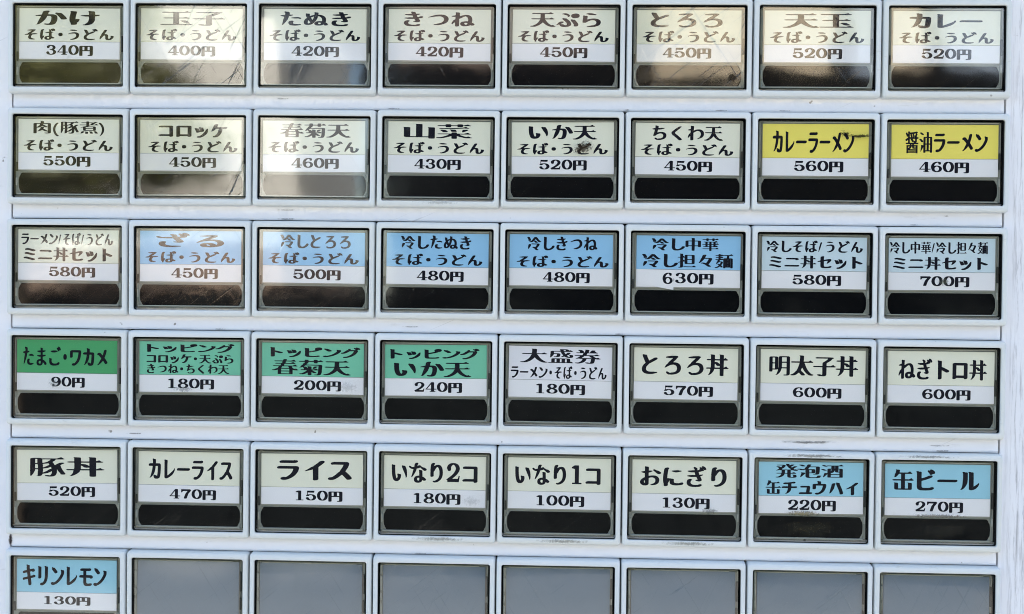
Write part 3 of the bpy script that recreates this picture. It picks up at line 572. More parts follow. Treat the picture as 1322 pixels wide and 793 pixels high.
    'ち': [[286,127,300,129,320,126,359,126,393,131,434,141,475,155,502,172,524,193,530,202,541,230,547,264,541,293,528,320,511,337,486,353,439,365,377,365,341,360,298,349,295,350,294,352,311,425,314,428,320,430,343,431,402,438,445,450,489,464,496,473,496,477,494,482,484,485,464,483,441,485,398,485,343,479,327,479,324,482,324,486,328,514,328,527,323,540,318,543,309,546,284,547,266,553,252,555,241,551,234,541,233,532,240,516,235,480,233,477,218,476,161,464,155,460,151,455,151,450,154,445,170,437,195,429,218,428,222,423,219,405,197,323,194,300,181,277,178,257,181,250,193,245,205,244,243,254,255,259,263,266,275,282,279,284,298,291,332,307,352,314,373,317,402,315,420,309,430,305,448,286,456,266,455,243,450,225,444,211,432,197,400,181,380,176,343,174,302,167,293,170,266,187,248,194,234,196,223,192,218,186,215,177,216,170,222,161,232,151,250,139,268,131]],
    'く': [[397,125,427,124,443,127,459,132,469,139,474,148,476,155,473,164,427,210,295,322,282,339,281,350,286,360,295,369,409,463,423,477,439,503,457,509,465,514,467,520,465,527,450,533,420,533,386,523,336,493,215,393,195,373,186,355,183,341,188,314,203,291,339,176,389,129]],
    'わ': [[222,130,250,128,266,131,286,140,294,150,294,318,292,336,295,350,300,355,320,363,352,383,389,400,402,403,427,403,441,399,466,385,480,371,489,355,496,330,497,309,491,280,482,252,469,230,457,215,441,202,391,177,387,173,387,170,391,167,409,167,455,177,498,193,518,204,536,217,560,241,571,257,580,280,585,305,585,341,580,364,570,389,556,409,534,428,511,440,489,448,459,453,427,453,389,449,355,441,334,434,307,422,302,423,301,434,306,448,306,495,310,527,307,539,300,546,291,549,266,549,248,555,236,556,223,553,218,548,215,539,219,520,216,466,211,463,184,457,148,443,140,436,138,430,139,425,145,420,164,419,186,415,207,415,212,411,212,386,210,361,203,341,176,320,165,305,150,270,138,236,138,214,140,205,143,200,150,199,157,202,161,205,167,216,182,233,200,249,205,248,206,145,211,135]],
    'ラ': [[247,130,286,129,316,134,345,143,386,160,418,177,448,198,477,222,501,248,516,268,532,294,544,320,550,339,556,361,555,382,549,395,541,403,532,407,509,412,202,412,168,407,152,402,141,394,135,384,136,370,145,361,161,356,439,356,443,355,445,352,439,330,416,284,393,253,362,225,332,204,305,191,295,189,282,192,266,192,248,190,220,182,206,173,201,161,201,152,205,147,211,140,220,136], [203,473,464,472,495,477,520,486,530,492,533,498,535,514,530,522,520,528,507,531,484,529,473,536,450,528,243,528,216,524,200,519,184,507,181,500,182,486,191,477]],
    'メ': [[174,155,189,153,207,156,248,172,300,200,352,231,386,260,412,239,459,192,466,188,482,185,511,188,539,195,553,205,558,214,558,225,549,239,510,277,448,332,450,339,473,377,496,423,516,470,524,495,524,509,517,518,509,523,498,526,480,526,450,521,434,515,423,508,418,500,414,486,393,434,375,399,370,394,298,444,289,448,268,453,239,453,209,449,189,443,172,432,167,423,167,411,175,401,182,397,193,395,216,393,278,350,318,318,312,307,265,255,235,216,209,190,186,172,168,166,166,164,167,159]],
    'ン': [[181,141,202,140,236,145,316,168,341,178,398,206,448,238,468,254,497,277,528,309,555,340,582,380,590,402,590,448,584,457,580,460,564,465,536,463,518,471,505,474,491,474,480,468,467,466,467,461,475,450,483,434,483,407,479,391,464,368,435,332,397,293,382,281,352,259,327,243,284,220,252,206,227,199,202,208,184,208,148,200,136,196,126,189,122,180,122,168,130,158,152,147], [272,391,291,390,309,392,339,401,350,408,355,415,356,427,353,434,302,478,270,503,257,511,241,515,216,513,186,524,170,524,161,519,156,511,156,500,162,486,163,475,165,470,254,398]],
    '醤': [[149,107,202,106,207,108,210,116,216,117,484,117,488,116,491,108,495,106,548,106,552,108,552,279,545,281,420,281,416,283,415,289,416,297,420,299,570,299,575,299,578,302,578,327,575,333,497,334,497,336,505,338,514,343,521,357,523,413,527,415,575,415,580,418,581,445,579,450,527,451,522,455,521,480,541,505,544,514,541,521,517,532,518,534,554,541,556,548,552,555,532,571,498,572,459,565,373,556,316,553,305,551,273,551,267,555,267,570,264,573,209,574,205,572,203,568,202,512,198,514,177,544,170,550,143,551,119,539,117,534,118,527,141,491,157,462,161,460,186,460,200,466,203,464,203,459,203,445,200,442,111,405,108,402,110,391,120,369,125,365,150,365,198,387,202,386,203,384,202,335,198,333,123,333,119,327,120,301,127,299,268,299,272,298,274,293,273,284,268,281,155,281,148,279,147,114], [211,149,208,152,208,159,214,162,482,162,488,161,490,157,489,151,484,149], [273,193,272,195,295,206,314,220,321,230,330,247,336,249,350,249,355,247,359,218,363,211,370,206,382,203,484,203,489,201,490,198,488,193,482,192], [211,222,208,225,208,232,208,245,211,248,261,248,260,243,250,236,236,229], [420,234,416,239,415,243,416,247,420,249,484,249,488,248,490,243,489,235,484,233], [334,281,331,286,331,295,333,298,350,299,355,297,356,286,354,282], [270,333,267,339,267,409,269,414,275,415,300,414,297,405,298,398,332,371,357,348,384,347,393,353,398,354,406,336,405,334,400,333], [414,370,397,389,371,409,369,414,452,415,459,413,460,377,457,370], [270,452,267,455,267,459,267,514,268,520,270,520,275,517,288,516,288,514,281,507,281,498,300,468,307,455,302,451], [361,452,360,455,365,461,364,470,355,489,338,514,339,519,355,519,359,517,362,507,380,473,386,455,385,452], [418,452,417,455,420,457,434,462,445,455,445,452,441,451], [443,476,440,480,422,518,422,523,466,528,482,528,482,525,473,511,452,483]],
    '油': [[274,118,320,117,332,120,339,125,340,143,345,147,495,147,501,143,501,130,504,125,520,119,564,120,575,123,580,127,580,441,570,453,548,460,460,461,458,466,458,550,455,555,448,560,368,566,366,564,367,561,377,548,378,543,377,462,373,460,293,460,280,456,266,448,260,434,259,277,257,277,248,281,173,287,169,284,180,268,181,259,156,155,157,144,166,142,173,144,195,167,241,219,257,236,259,236,260,127,264,122], [343,172,340,177,340,289,345,292,375,292,378,286,378,175,373,172], [461,172,458,177,458,289,464,292,498,292,501,286,501,175,495,172], [343,317,340,323,340,430,345,435,375,435,378,430,378,320,373,317], [461,317,458,323,458,432,464,435,498,435,501,430,501,320,495,317], [188,343,234,342,250,347,253,355,250,366,239,381,195,406,170,417,125,417,114,413,109,409,108,402,111,398,161,369,169,361,177,348], [206,498,259,497,268,501,273,505,274,511,270,516,209,548,195,553,150,553,139,549,134,545,133,539,136,534]],
    '/': [[107,148,111,146,120,148,135,161,157,208,187,280,238,461,243,470,253,484,252,499,248,505,243,507,230,510,207,505,192,493,181,473,131,293,120,216,117,184,114,168,107,152]],
    'ミ': [[426,139,448,138,477,142,493,147,505,155,512,164,512,177,507,185,498,191,384,223,291,244,241,253,216,253,175,246,157,239,147,232,143,225,143,209,150,201,157,197,170,194,195,196,252,185,339,164], [406,300,439,299,457,301,480,306,498,313,510,323,512,334,510,345,498,355,484,358,459,357,450,363,441,361,375,378,273,399,234,399,207,394,189,387,179,380,175,373,175,357,182,349,189,345,202,342,227,342,284,330], [444,430,464,428,495,434,514,440,525,450,528,457,528,468,523,476,509,484,484,491,398,512,302,531,259,530,225,523,200,514,190,507,186,500,186,484,193,476,200,472,214,469,232,470,255,474,270,471,359,453]],
    'ニ': [[133,175,507,174,539,179,557,186,569,195,571,202,572,211,568,219,557,228,545,230,518,231,509,236,493,231,175,231,145,226,130,221,114,210,110,202,111,189,120,179], [469,405,489,403,520,409,539,415,549,423,553,430,552,445,537,464,520,473,493,480,220,481,191,476,175,471,161,462,156,452,156,441,159,435,168,428,182,424,434,424,443,421,457,409]],
    '丼': [[435,116,455,115,473,117,486,122,491,127,492,255,494,261,566,263,593,268,600,275,600,280,598,283,591,287,573,292,548,318,541,316,498,294,493,295,492,298,493,438,498,440,550,440,568,442,582,447,587,452,587,457,580,463,559,469,534,495,527,494,498,478,493,479,492,548,482,560,400,567,394,566,394,561,403,545,402,471,395,469,302,469,298,470,295,473,294,548,286,559,232,565,214,565,202,567,196,566,196,561,205,545,205,471,200,469,148,469,130,467,116,462,111,455,116,447,130,442,148,440,200,440,204,439,206,434,206,332,202,294,198,292,134,292,116,290,102,285,97,277,102,270,116,265,134,263,189,262,194,259,190,225,180,189,160,152,150,142,143,138,143,134,145,132,152,131,166,131,175,134,193,143,230,172,253,198,271,223,278,239,281,259,284,262,398,262,401,261,403,257,404,130,407,124,414,120], [295,292,292,298,292,348,295,368,298,371,302,369,315,357,333,334,339,330,366,324,398,326,403,323,403,298,400,292], [400,366,375,390,352,404,323,410,296,411,294,416,295,438,302,440,401,439,403,434,403,373,402,367]],
    'セ': [[335,132,370,131,382,133,411,133,498,142,518,147,541,157,550,163,559,172,562,180,562,195,552,205,536,210,518,210,489,205,452,190,373,188,343,192,334,198,329,207,324,252,324,366,327,373,432,394,440,393,439,384,414,311,405,293,405,291,409,288,423,288,432,291,448,300,467,314,501,343,523,365,541,389,551,407,553,414,553,427,548,441,541,448,532,453,516,456,480,456,459,453,327,427,324,432,324,498,327,511,334,523,335,536,330,544,320,550,309,553,291,553,261,548,245,543,233,534,222,520,217,505,216,406,141,375,130,366,126,357,126,350,132,343,141,342,161,351,191,353,211,353,216,351,217,211,222,182,228,170,236,158,257,145,291,135]],
    'ト': [[256,127,275,126,307,131,321,136,332,143,341,155,341,328,343,329,350,328,455,284,468,281,502,283,532,292,546,302,549,309,549,318,546,325,539,332,475,359,391,391,343,405,340,411,340,523,337,530,332,537,314,542,289,540,259,550,243,551,227,545,218,544,216,541,225,527,233,509,233,250,235,234,235,173,233,161,233,143,243,132]],
    'ざ': [[315,120,361,120,443,136,466,143,471,150,470,157,464,162,443,165,425,165,395,169,345,169,323,172,284,182,263,200,254,218,254,250,265,286,265,298,261,305,248,312,218,312,195,307,186,302,179,295,175,286,168,266,163,239,163,216,166,200,171,184,179,170,195,154,220,138,248,129,270,124], [424,268,445,267,470,272,489,279,500,291,503,300,503,311,498,330,460,400,452,420,459,425,511,436,532,445,544,457,548,468,547,489,548,501,552,503,568,504,580,509,587,514,589,523,579,543,577,555,569,566,559,575,527,591,505,596,495,593,489,587,485,580,484,568,480,567,450,576,435,570,429,561,429,552,434,541,437,530,450,508,457,491,458,477,452,472,425,468,420,470,412,511,406,523,405,532,400,538,391,542,377,543,361,550,341,555,326,550,320,542,319,534,322,525,334,511,337,505,346,470,348,464,345,461,259,460,216,456,209,457,186,472,164,482,148,485,139,482,132,476,129,468,129,461,138,445,161,429,186,418,200,415,214,417,232,413,250,412,261,410,300,410,314,412,359,411,370,384,408,311,405,308,377,308,364,304,357,298,357,289,361,285,370,281]],
    'る': [[324,123,359,122,395,126,418,131,436,139,455,143,480,152,498,164,517,180,535,205,544,227,549,261,544,295,535,318,524,334,507,351,486,364,455,378,416,385,370,385,367,386,366,388,370,394,435,448,451,464,457,473,466,493,468,505,464,516,452,523,436,526,361,526,350,524,320,524,266,513,239,509,225,505,216,498,217,489,227,483,248,483,268,479,286,478,298,476,364,478,368,477,368,475,286,406,270,389,259,370,236,355,223,342,181,291,175,275,177,270,184,270,198,274,220,286,257,308,307,332,352,337,377,337,393,335,425,321,445,303,459,275,460,239,452,214,445,205,443,204,432,225,414,246,393,260,366,269,348,272,325,272,284,264,252,250,235,234,227,219,225,209,224,186,229,168,238,155,247,145,264,136,295,126], [345,172,325,179,313,191,310,198,310,209,317,220,323,221,339,212,350,198,360,175,357,172]],
    '冷': [[433,120,477,120,498,125,505,132,505,136,500,142,480,150,464,163,455,173,453,182,467,200,492,225,515,252,535,280,542,300,542,311,537,320,525,328,498,333,280,333,264,330,255,326,249,318,253,311,264,306,277,304,448,302,449,300,446,291,436,277,406,239,386,220,382,220,355,228,316,228,293,223,288,218,286,214,288,209,293,204,309,198,334,182,359,171,376,150,405,129,420,122], [138,159,150,158,156,161,192,200,219,234,234,258,244,282,248,298,243,306,220,312,186,312,166,308,158,302,145,270,140,250,135,205,135,166], [410,357,448,356,461,358,473,363,478,370,473,378,459,385,425,418,395,426,362,427,363,432,398,469,402,472,440,432,464,410,489,390,509,379,536,374,566,374,593,380,600,385,603,391,601,395,595,400,575,406,566,411,528,443,494,480,471,509,452,528,439,535,420,540,382,540,368,537,352,530,340,520,302,472,258,427,243,415,225,402,205,401,184,396,179,391,177,386,179,382,184,377,205,372,266,372,300,380,334,404,353,393,372,373,382,365,391,361], [169,414,209,413,232,419,237,425,240,439,240,455,236,466,210,509,195,530,189,537,164,542,132,542,111,537,105,530,104,525,146,455,148,445,145,432,145,425,152,418]],
    'し': [[294,120,355,119,389,124,423,131,466,147,489,159,510,173,534,192,549,207,565,232,569,243,569,252,564,265,557,271,550,273,523,274,505,271,489,265,477,257,472,248,469,234,455,217,423,193,402,182,377,174,355,172,332,175,311,183,301,193,293,207,288,223,285,243,285,286,287,298,288,380,290,391,291,525,287,534,277,542,268,544,243,545,227,550,209,553,195,548,191,541,188,532,194,511,194,482,192,470,192,364,190,352,190,270,188,259,192,207,200,182,206,168,213,159,227,144,250,131,280,122]],
    '中': [[331,118,361,117,384,122,391,127,392,270,394,277,482,278,485,275,485,261,488,257,500,252,516,249,541,249,557,251,568,255,573,259,574,450,571,459,566,465,555,471,543,474,525,476,395,477,392,482,392,552,386,560,382,562,364,565,295,569,292,568,291,566,302,550,303,545,303,482,301,477,170,476,143,471,130,464,126,459,122,448,122,264,125,257,136,252,155,249,177,249,195,252,207,257,210,261,211,275,214,278,301,277,303,270,304,130,306,125,311,122], [214,308,211,311,210,316,211,444,218,447,301,445,303,439,302,310,295,308], [395,308,392,311,392,316,393,444,400,447,483,445,485,439,484,310,477,308]],
    '華': [[328,116,359,115,370,118,377,123,378,175,382,180,564,181,586,186,585,195,582,200,570,206,543,234,536,232,486,206,384,206,379,209,378,250,382,255,543,256,565,261,564,273,549,282,525,308,518,308,500,299,497,302,497,332,500,337,566,338,588,343,587,352,585,357,573,363,545,391,539,389,502,369,497,370,497,414,499,418,539,420,558,425,558,434,555,439,543,444,516,473,509,471,459,445,166,444,152,441,145,436,145,427,152,422,166,419,193,419,198,417,198,366,193,363,127,362,111,357,108,352,109,345,116,341,127,338,197,336,199,332,199,286,198,283,193,281,159,281,145,278,139,273,139,263,145,259,159,256,309,255,312,250,312,211,311,208,307,206,134,205,118,200,115,195,116,189,123,184,136,181,309,180,312,175,313,125,316,120], [268,281,265,286,266,335,273,338,310,336,312,330,311,283,307,281], [382,281,378,286,380,335,386,338,429,336,431,330,430,283,425,281], [268,363,265,368,266,417,273,419,310,418,312,411,311,365,307,363], [382,363,378,368,380,417,386,419,429,418,431,411,430,365,425,363], [242,468,273,467,289,472,292,477,292,500,295,503,391,503,395,503,398,500,399,477,402,472,418,467,445,467,457,470,464,475,465,498,468,503,564,504,583,509,583,518,580,523,567,530,541,557,534,555,484,529,470,528,466,531,465,552,459,558,445,562,423,562,407,559,400,555,398,532,395,529,300,528,295,529,292,532,292,552,289,557,273,562,245,562,234,559,227,555,226,532,223,529,132,528,116,523,113,516,116,509,132,504,223,503,226,498,227,475,232,471]],
    '担': [[135,118,180,117,216,122,234,129,244,141,249,157,249,300,249,305,252,308,282,314,286,313,288,261,289,255,293,247,302,241,320,235,523,235,543,241,551,245,557,252,560,266,560,500,555,515,543,523,523,528,323,528,302,522,291,512,288,502,287,470,284,468,264,490,259,491,252,489,249,491,249,550,241,560,236,562,160,568,160,564,169,548,169,466,164,463,118,462,107,459,101,455,99,450,102,444,109,440,120,438,164,437,167,436,169,432,169,318,166,315,148,309,134,303,125,296,120,286,121,275,127,272,136,273,159,285,166,286,169,282,169,157,164,145,130,140,122,134,120,130,122,125,127,120], [269,136,575,135,591,138,596,148,594,152,589,157,573,163,552,185,545,189,491,160,273,160,261,157,256,152,254,148,259,140], [370,261,367,264,367,268,367,361,369,368,473,369,480,367,481,268,479,261], [284,350,266,369,261,371,252,367,249,370,249,432,252,437,282,437,287,434,287,355,286,351], [370,395,367,398,367,402,367,495,369,502,473,503,480,501,481,402,479,395]],
    '々': [[428,157,473,156,493,161,499,168,498,175,493,181,450,215,440,225,438,230,440,236,491,316,514,359,528,393,530,405,530,414,525,423,518,430,509,434,484,440,345,441,345,452,356,486,368,511,380,523,381,527,380,532,373,537,352,542,316,542,295,537,283,530,270,514,252,464,246,436,233,423,224,409,207,357,188,314,173,289,159,273,161,270,166,269,189,272,207,281,218,290,248,317,278,350,308,384,325,409,432,410,435,407,432,395,421,368,398,325,378,291,364,272,327,285,280,290,255,287,234,282,226,277,223,270,225,266,230,261,250,256,275,255,318,231,341,223,356,205,389,181,409,163]],
    '麺': [[347,116,364,115,380,119,386,123,388,134,393,137,516,137,520,135,522,125,525,121,532,118,548,115,573,118,580,121,583,125,582,411,573,424,559,430,539,433,486,433,482,435,481,439,490,500,494,511,564,513,592,518,593,520,588,530,578,536,550,566,545,565,493,538,466,535,452,537,345,537,318,530,293,554,289,554,261,539,259,541,258,555,255,558,248,562,234,565,220,565,207,562,198,557,197,552,197,532,193,527,139,526,124,523,115,516,116,509,125,504,141,501,191,501,194,500,197,495,197,470,193,465,145,465,131,461,122,455,123,448,132,443,148,440,191,440,194,439,197,434,197,405,193,399,134,399,120,395,111,389,112,382,120,377,136,374,170,374,176,370,166,327,155,314,151,307,131,259,130,248,134,245,141,245,166,261,214,305,250,306,255,304,256,300,250,277,243,261,234,247,230,247,216,255,200,258,175,255,164,250,163,245,164,241,205,212,207,209,205,205,175,174,155,159,139,150,120,149,105,145,98,140,98,133,105,127,123,122,150,122,168,125,184,130,202,140,241,170,245,169,248,164,253,145,261,141,275,138,289,138,302,141,311,145,312,161,303,182,287,198,277,205,275,209,296,239,309,266,317,286,319,300,319,309,309,321,295,328,275,331,236,331,231,334,238,368,243,373,311,374,320,376,325,374,326,368,326,127,331,120], [452,166,452,223,455,224,455,168], [518,166,518,403,520,402,521,398,521,170,520,166], [452,257,452,314,455,315,455,259], [452,348,452,402,455,404,455,350], [323,402,298,427,293,427,264,410,259,411,258,434,261,439,305,440,330,445,331,448,327,457,317,464,289,493,284,493,264,481,259,482,259,499,264,501,309,501,334,506,339,513,426,511,428,507,428,498,418,435,414,433,366,433,343,428,330,419,326,405]],
    'ま': [[256,123,311,122,348,129,368,137,386,149,398,161,405,175,410,198,414,200,434,189,457,173,464,164,469,150,475,145,486,141,505,140,530,145,544,152,551,161,551,173,547,186,540,198,527,210,509,223,473,245,445,257,411,266,408,273,408,293,406,307,406,332,408,336,420,340,448,342,493,354,523,365,527,370,528,375,525,380,516,385,493,383,480,385,409,386,406,391,406,441,409,444,448,449,509,466,520,473,521,480,511,487,491,490,459,492,409,490,406,495,405,539,398,546,386,550,364,550,336,558,327,557,320,553,317,548,315,541,322,518,322,493,318,488,277,487,266,485,216,483,198,478,193,475,190,470,192,464,198,460,234,450,264,442,284,440,316,440,321,436,322,389,319,384,216,376,198,371,193,368,190,364,192,357,200,352,255,338,270,335,316,335,321,332,322,289,319,284,266,278,234,271,220,265,205,257,193,249,179,234,170,216,167,202,170,177,175,164,184,151,198,140,216,131,243,124], [305,168,277,173,264,181,255,191,253,200,255,214,263,225,275,233,282,235,320,235,326,232,326,211,323,186,316,172,311,168]],
    'ご': [[288,127,380,126,461,135,507,145,525,154,537,164,548,180,548,198,544,205,536,209,527,212,507,212,475,205,464,199,452,186,423,181,398,178,336,178,291,186,277,192,261,201,254,209,248,220,244,241,249,268,249,284,247,291,243,296,227,303,200,304,184,309,170,312,161,310,154,305,149,295,150,284,155,273,151,255,151,216,156,195,168,175,180,163,195,152,220,141,257,131], [281,443,364,442,382,445,466,463,474,468,476,477,470,483,457,487,400,494,311,494,223,485,209,480,204,475,204,468,209,462], [492,473,502,472,527,479,534,484,537,495,559,492,580,497,591,504,592,516,584,534,582,544,575,555,564,567,527,584,507,589,495,587,488,580,485,570,486,556,455,564,443,562,436,555,433,548,433,539,440,525,466,505,480,477]],
    'ワ': [[244,134,293,133,320,138,350,148,400,175,427,193,450,210,478,239,503,270,518,295,532,327,541,355,555,418,560,457,557,477,548,494,532,503,507,508,216,508,173,500,155,493,142,484,136,475,133,464,133,339,135,334,143,327,159,322,177,322,207,327,225,334,237,343,240,352,240,445,243,451,443,451,448,451,451,448,449,425,430,343,410,298,383,259,352,229,314,202,300,195,293,192,266,194,236,189,218,182,206,173,204,166,203,157,208,148,223,138]],
    'ピ': [[276,132,375,131,386,133,409,133,464,138,491,143,520,152,534,159,543,168,546,175,546,191,536,200,520,205,505,206,486,203,459,196,448,190,427,190,416,188,318,188,298,190,282,195,273,205,270,220,267,248,267,327,270,333,359,356,434,381,500,409,510,416,516,427,520,430,543,434,564,441,584,452,594,461,602,473,608,498,608,511,600,536,596,543,585,555,555,566,539,569,523,569,477,562,448,549,436,542,427,532,420,520,415,507,416,477,421,461,429,450,429,445,416,438,370,420,309,400,273,390,268,391,267,395,267,514,260,525,241,530,214,529,195,537,182,540,168,540,157,534,144,532,144,527,152,516,160,498,160,211,166,184,172,168,180,159,189,152,200,146,239,135]],
    'グ': [[174,116,216,115,232,117,255,122,289,136,330,156,369,182,402,208,440,245,471,286,494,325,516,373,528,405,531,420,530,445,523,460,508,470,508,473,525,479,536,489,557,490,570,493,582,497,589,505,590,516,584,527,582,539,561,565,514,587,498,590,486,590,477,585,472,577,471,566,468,563,445,569,432,569,423,565,417,555,418,541,432,524,453,507,466,482,466,477,464,476,336,477,334,482,346,511,346,520,344,525,334,530,318,531,291,524,280,514,268,486,264,473,239,460,226,450,199,416,173,388,139,359,116,355,102,350,88,341,83,332,83,320,89,313,98,306,111,303,139,303,170,308,200,317,216,325,232,336,251,352,290,391,314,418,414,419,418,419,421,416,412,382,385,325,361,288,322,241,273,202,230,177,223,174,202,174,173,169,157,163,145,155,140,145,140,134,142,130,154,120]],
    '大': [[126,125,164,124,186,127,207,134,236,152,268,176,296,205,316,230,337,261,348,283,352,287,381,241,401,214,431,182,470,150,498,134,525,126,570,126,595,134,601,139,603,143,598,151,586,155,566,158,557,163,522,191,490,225,461,266,443,298,413,366,396,389,398,391,402,392,566,392,587,398,593,405,593,409,586,416,563,423,542,445,536,448,484,422,393,422,390,425,390,430,390,457,394,491,394,545,392,552,384,560,368,562,318,565,307,567,291,566,291,561,300,548,301,543,301,482,297,448,297,427,294,423,134,422,111,416,104,409,105,404,111,398,132,392,291,392,297,391,298,389,290,380,284,366,269,318,251,277,228,241,209,217,180,188,136,157,102,155,84,151,76,145,75,139,82,132,102,126]],
    '盛': [[126,125,564,124,584,128,588,132,587,139,585,143,573,149,548,176,543,177,532,172,530,173,528,248,523,259,511,266,489,272,207,272,182,265,174,259,170,252,169,152,164,149,130,149,111,144,108,139,109,132,116,127], [239,149,235,155,236,243,241,247,264,246,267,241,267,152,261,149], [336,149,333,155,333,243,339,247,361,246,365,241,364,152,359,149], [434,149,431,155,431,243,436,247,457,246,461,243,462,239,462,152,457,149], [503,293,527,292,545,295,562,300,570,306,580,316,587,341,581,368,575,380,568,385,502,392,500,391,516,359,519,341,514,325,509,324,500,329,485,341,468,361,467,366,486,383,500,391,505,401,515,411,535,439,537,445,536,452,530,457,516,460,495,460,480,457,473,453,446,416,443,413,439,412,422,452,415,482,418,485,423,485,555,485,577,491,579,493,577,502,563,511,539,537,534,539,516,529,511,529,502,542,486,555,473,562,450,567,418,567,391,563,332,569,328,568,327,566,335,550,338,518,337,514,334,511,189,510,166,504,155,494,151,484,151,425,147,398,147,334,142,302,143,298,150,297,159,301,185,332,207,375,212,386,216,407,220,410,268,410,273,407,274,402,269,357,264,341,257,335,234,335,218,331,213,325,213,320,215,316,234,310,268,310,305,316,324,325,332,339,337,361,340,384,340,409,336,420,323,430,302,435,220,436,217,441,217,477,220,484,225,485,339,485,345,484,348,480,352,459,363,425,393,366,391,362,377,351,355,326,348,322,337,320,335,318,336,315,343,313,366,313,380,316,420,331,457,305,477,297], [407,511,404,514,403,518,403,539,407,544,423,542,430,539,442,527,446,516,444,511,441,510]],
    '券': [[156,120,193,119,207,122,255,143,282,160,295,172,314,195,330,227,337,255,338,266,342,270,348,272,418,272,423,269,424,259,422,248,421,230,417,193,412,170,406,155,400,148,395,147,375,157,364,160,330,160,311,155,308,150,309,143,339,127,366,120,425,119,452,125,475,138,482,150,487,161,496,209,500,268,505,269,527,263,550,260,570,260,605,268,608,275,607,282,602,286,586,292,564,317,557,318,534,305,516,309,495,331,482,342,470,359,469,364,473,367,566,367,584,370,587,377,586,384,582,388,566,394,541,420,534,419,484,392,345,392,341,392,338,395,354,448,359,451,532,451,550,455,553,464,550,470,532,479,507,504,493,501,492,502,507,527,508,536,505,541,486,547,455,547,439,543,434,539,415,509,402,478,398,476,384,476,380,478,379,484,392,541,392,552,390,557,380,562,309,567,307,566,307,564,314,552,315,541,301,480,298,477,293,476,288,480,287,507,284,516,273,533,255,548,232,555,200,556,184,553,177,548,177,538,194,527,208,509,212,495,210,480,205,476,161,476,148,473,143,470,140,466,140,461,143,457,161,451,270,451,275,450,276,445,260,395,257,392,132,392,118,389,111,384,110,377,113,373,130,367,209,367,214,366,216,364,212,355,203,343,188,330,174,311,157,303,140,284,131,280,129,277,132,273,159,272,191,279,218,272,257,272,262,268,257,243,251,225,237,200,218,179,193,161,177,153,134,153,123,150,116,146,115,139,118,134,127,129], [257,298,252,305,253,309,260,318,276,332,285,343,295,365,300,367,389,366,397,348,407,333,433,309,436,302,434,298,430,297]],
    '明': [[451,118,518,117,539,120,561,127,571,134,578,145,581,164,581,511,576,527,561,538,543,542,368,542,345,537,338,532,332,524,328,511,328,305,325,291,323,290,322,505,317,518,302,529,284,533,157,533,141,530,130,524,123,516,119,505,119,216,122,207,127,203,139,199,177,200,189,204,193,209,194,239,198,244,284,245,305,250,316,256,317,250,309,220,289,164,275,140,268,136,259,135,257,132,261,129,286,129,305,135,325,149,358,184,375,211,386,232,395,268,398,272,405,274,502,273,505,270,506,266,505,152,501,145,495,142,455,142,441,137,436,132,436,127,441,122], [198,270,194,275,195,375,200,378,243,378,247,373,246,273,241,269], [405,299,402,302,401,307,403,318,403,391,406,395,498,397,505,394,506,307,504,300], [198,404,194,409,195,505,200,508,243,508,247,502,246,407,241,403], [407,422,404,425,403,430,403,509,406,516,498,517,505,515,506,430,504,423]],
    '太': [[131,123,161,122,195,129,207,134,237,152,280,186,286,183,332,135,343,129,361,126,389,126,407,129,416,134,419,139,419,143,412,155,385,184,343,220,336,232,326,241,328,248,355,296,359,292,388,241,419,200,450,169,482,145,507,131,541,124,568,124,586,126,602,131,608,139,608,143,605,148,595,153,570,156,549,170,509,208,482,243,461,275,438,320,419,373,404,400,405,402,411,403,568,404,584,406,593,411,596,416,596,423,584,430,568,434,547,457,541,459,489,433,391,433,388,436,388,441,392,482,391,552,384,559,366,562,316,565,305,567,291,566,291,561,300,550,303,541,303,511,299,470,299,439,297,434,134,433,116,430,104,423,104,416,107,411,116,406,132,404,291,403,295,402,296,400,291,389,280,350,259,293,230,234,215,223,192,198,161,172,134,154,107,150,95,143,95,134,100,129,116,124]],
    'ぎ': [[278,120,355,119,366,122,391,122,414,124,436,129,459,138,469,145,478,159,478,170,475,177,470,181,457,185,425,183,407,177,398,170,377,167,314,167,286,172,268,178,254,186,245,195,240,205,235,223,242,255,255,263,262,270,263,277,261,289,252,296,243,299,220,299,202,296,184,289,170,281,156,259,149,223,151,198,156,182,170,160,181,150,200,138,236,126], [408,243,414,242,434,245,452,250,466,256,475,266,478,280,475,295,451,345,447,357,450,360,489,375,502,383,506,391,503,398,493,401,473,397,448,397,436,394,425,395,422,400,409,451,411,453,452,461,482,473,498,474,516,480,523,486,524,495,514,519,516,519,526,502,536,497,550,497,566,501,573,506,576,511,574,523,564,545,556,557,543,568,519,580,505,584,491,585,481,580,476,570,476,561,479,555,477,553,450,562,439,562,430,558,425,550,424,539,437,520,436,518,423,512,409,499,382,495,376,495,376,500,382,507,385,516,384,525,377,535,366,546,341,558,323,565,311,565,305,562,300,557,297,550,297,541,304,530,316,518,321,495,319,491,273,490,243,485,189,483,170,477,165,470,167,464,175,459,232,445,248,442,318,442,323,434,335,393,334,390,330,388,266,387,241,383,220,383,182,378,161,371,158,366,161,358,170,354,241,340,309,340,357,344,361,339,367,325,386,286,382,283,361,283,343,277,338,273,338,266,348,259,386,247]],
    'ロ': [[160,139,180,138,211,143,230,150,239,156,245,164,250,165,448,165,452,163,455,154,463,145,482,140,498,140,527,145,543,151,555,158,558,164,560,170,560,466,559,473,553,484,539,494,516,499,207,499,173,494,157,488,145,480,142,475,140,468,140,189,138,175,138,157,139,152,145,144], [250,222,247,225,247,230,248,440,255,442,451,441,453,434,452,224,445,222]],
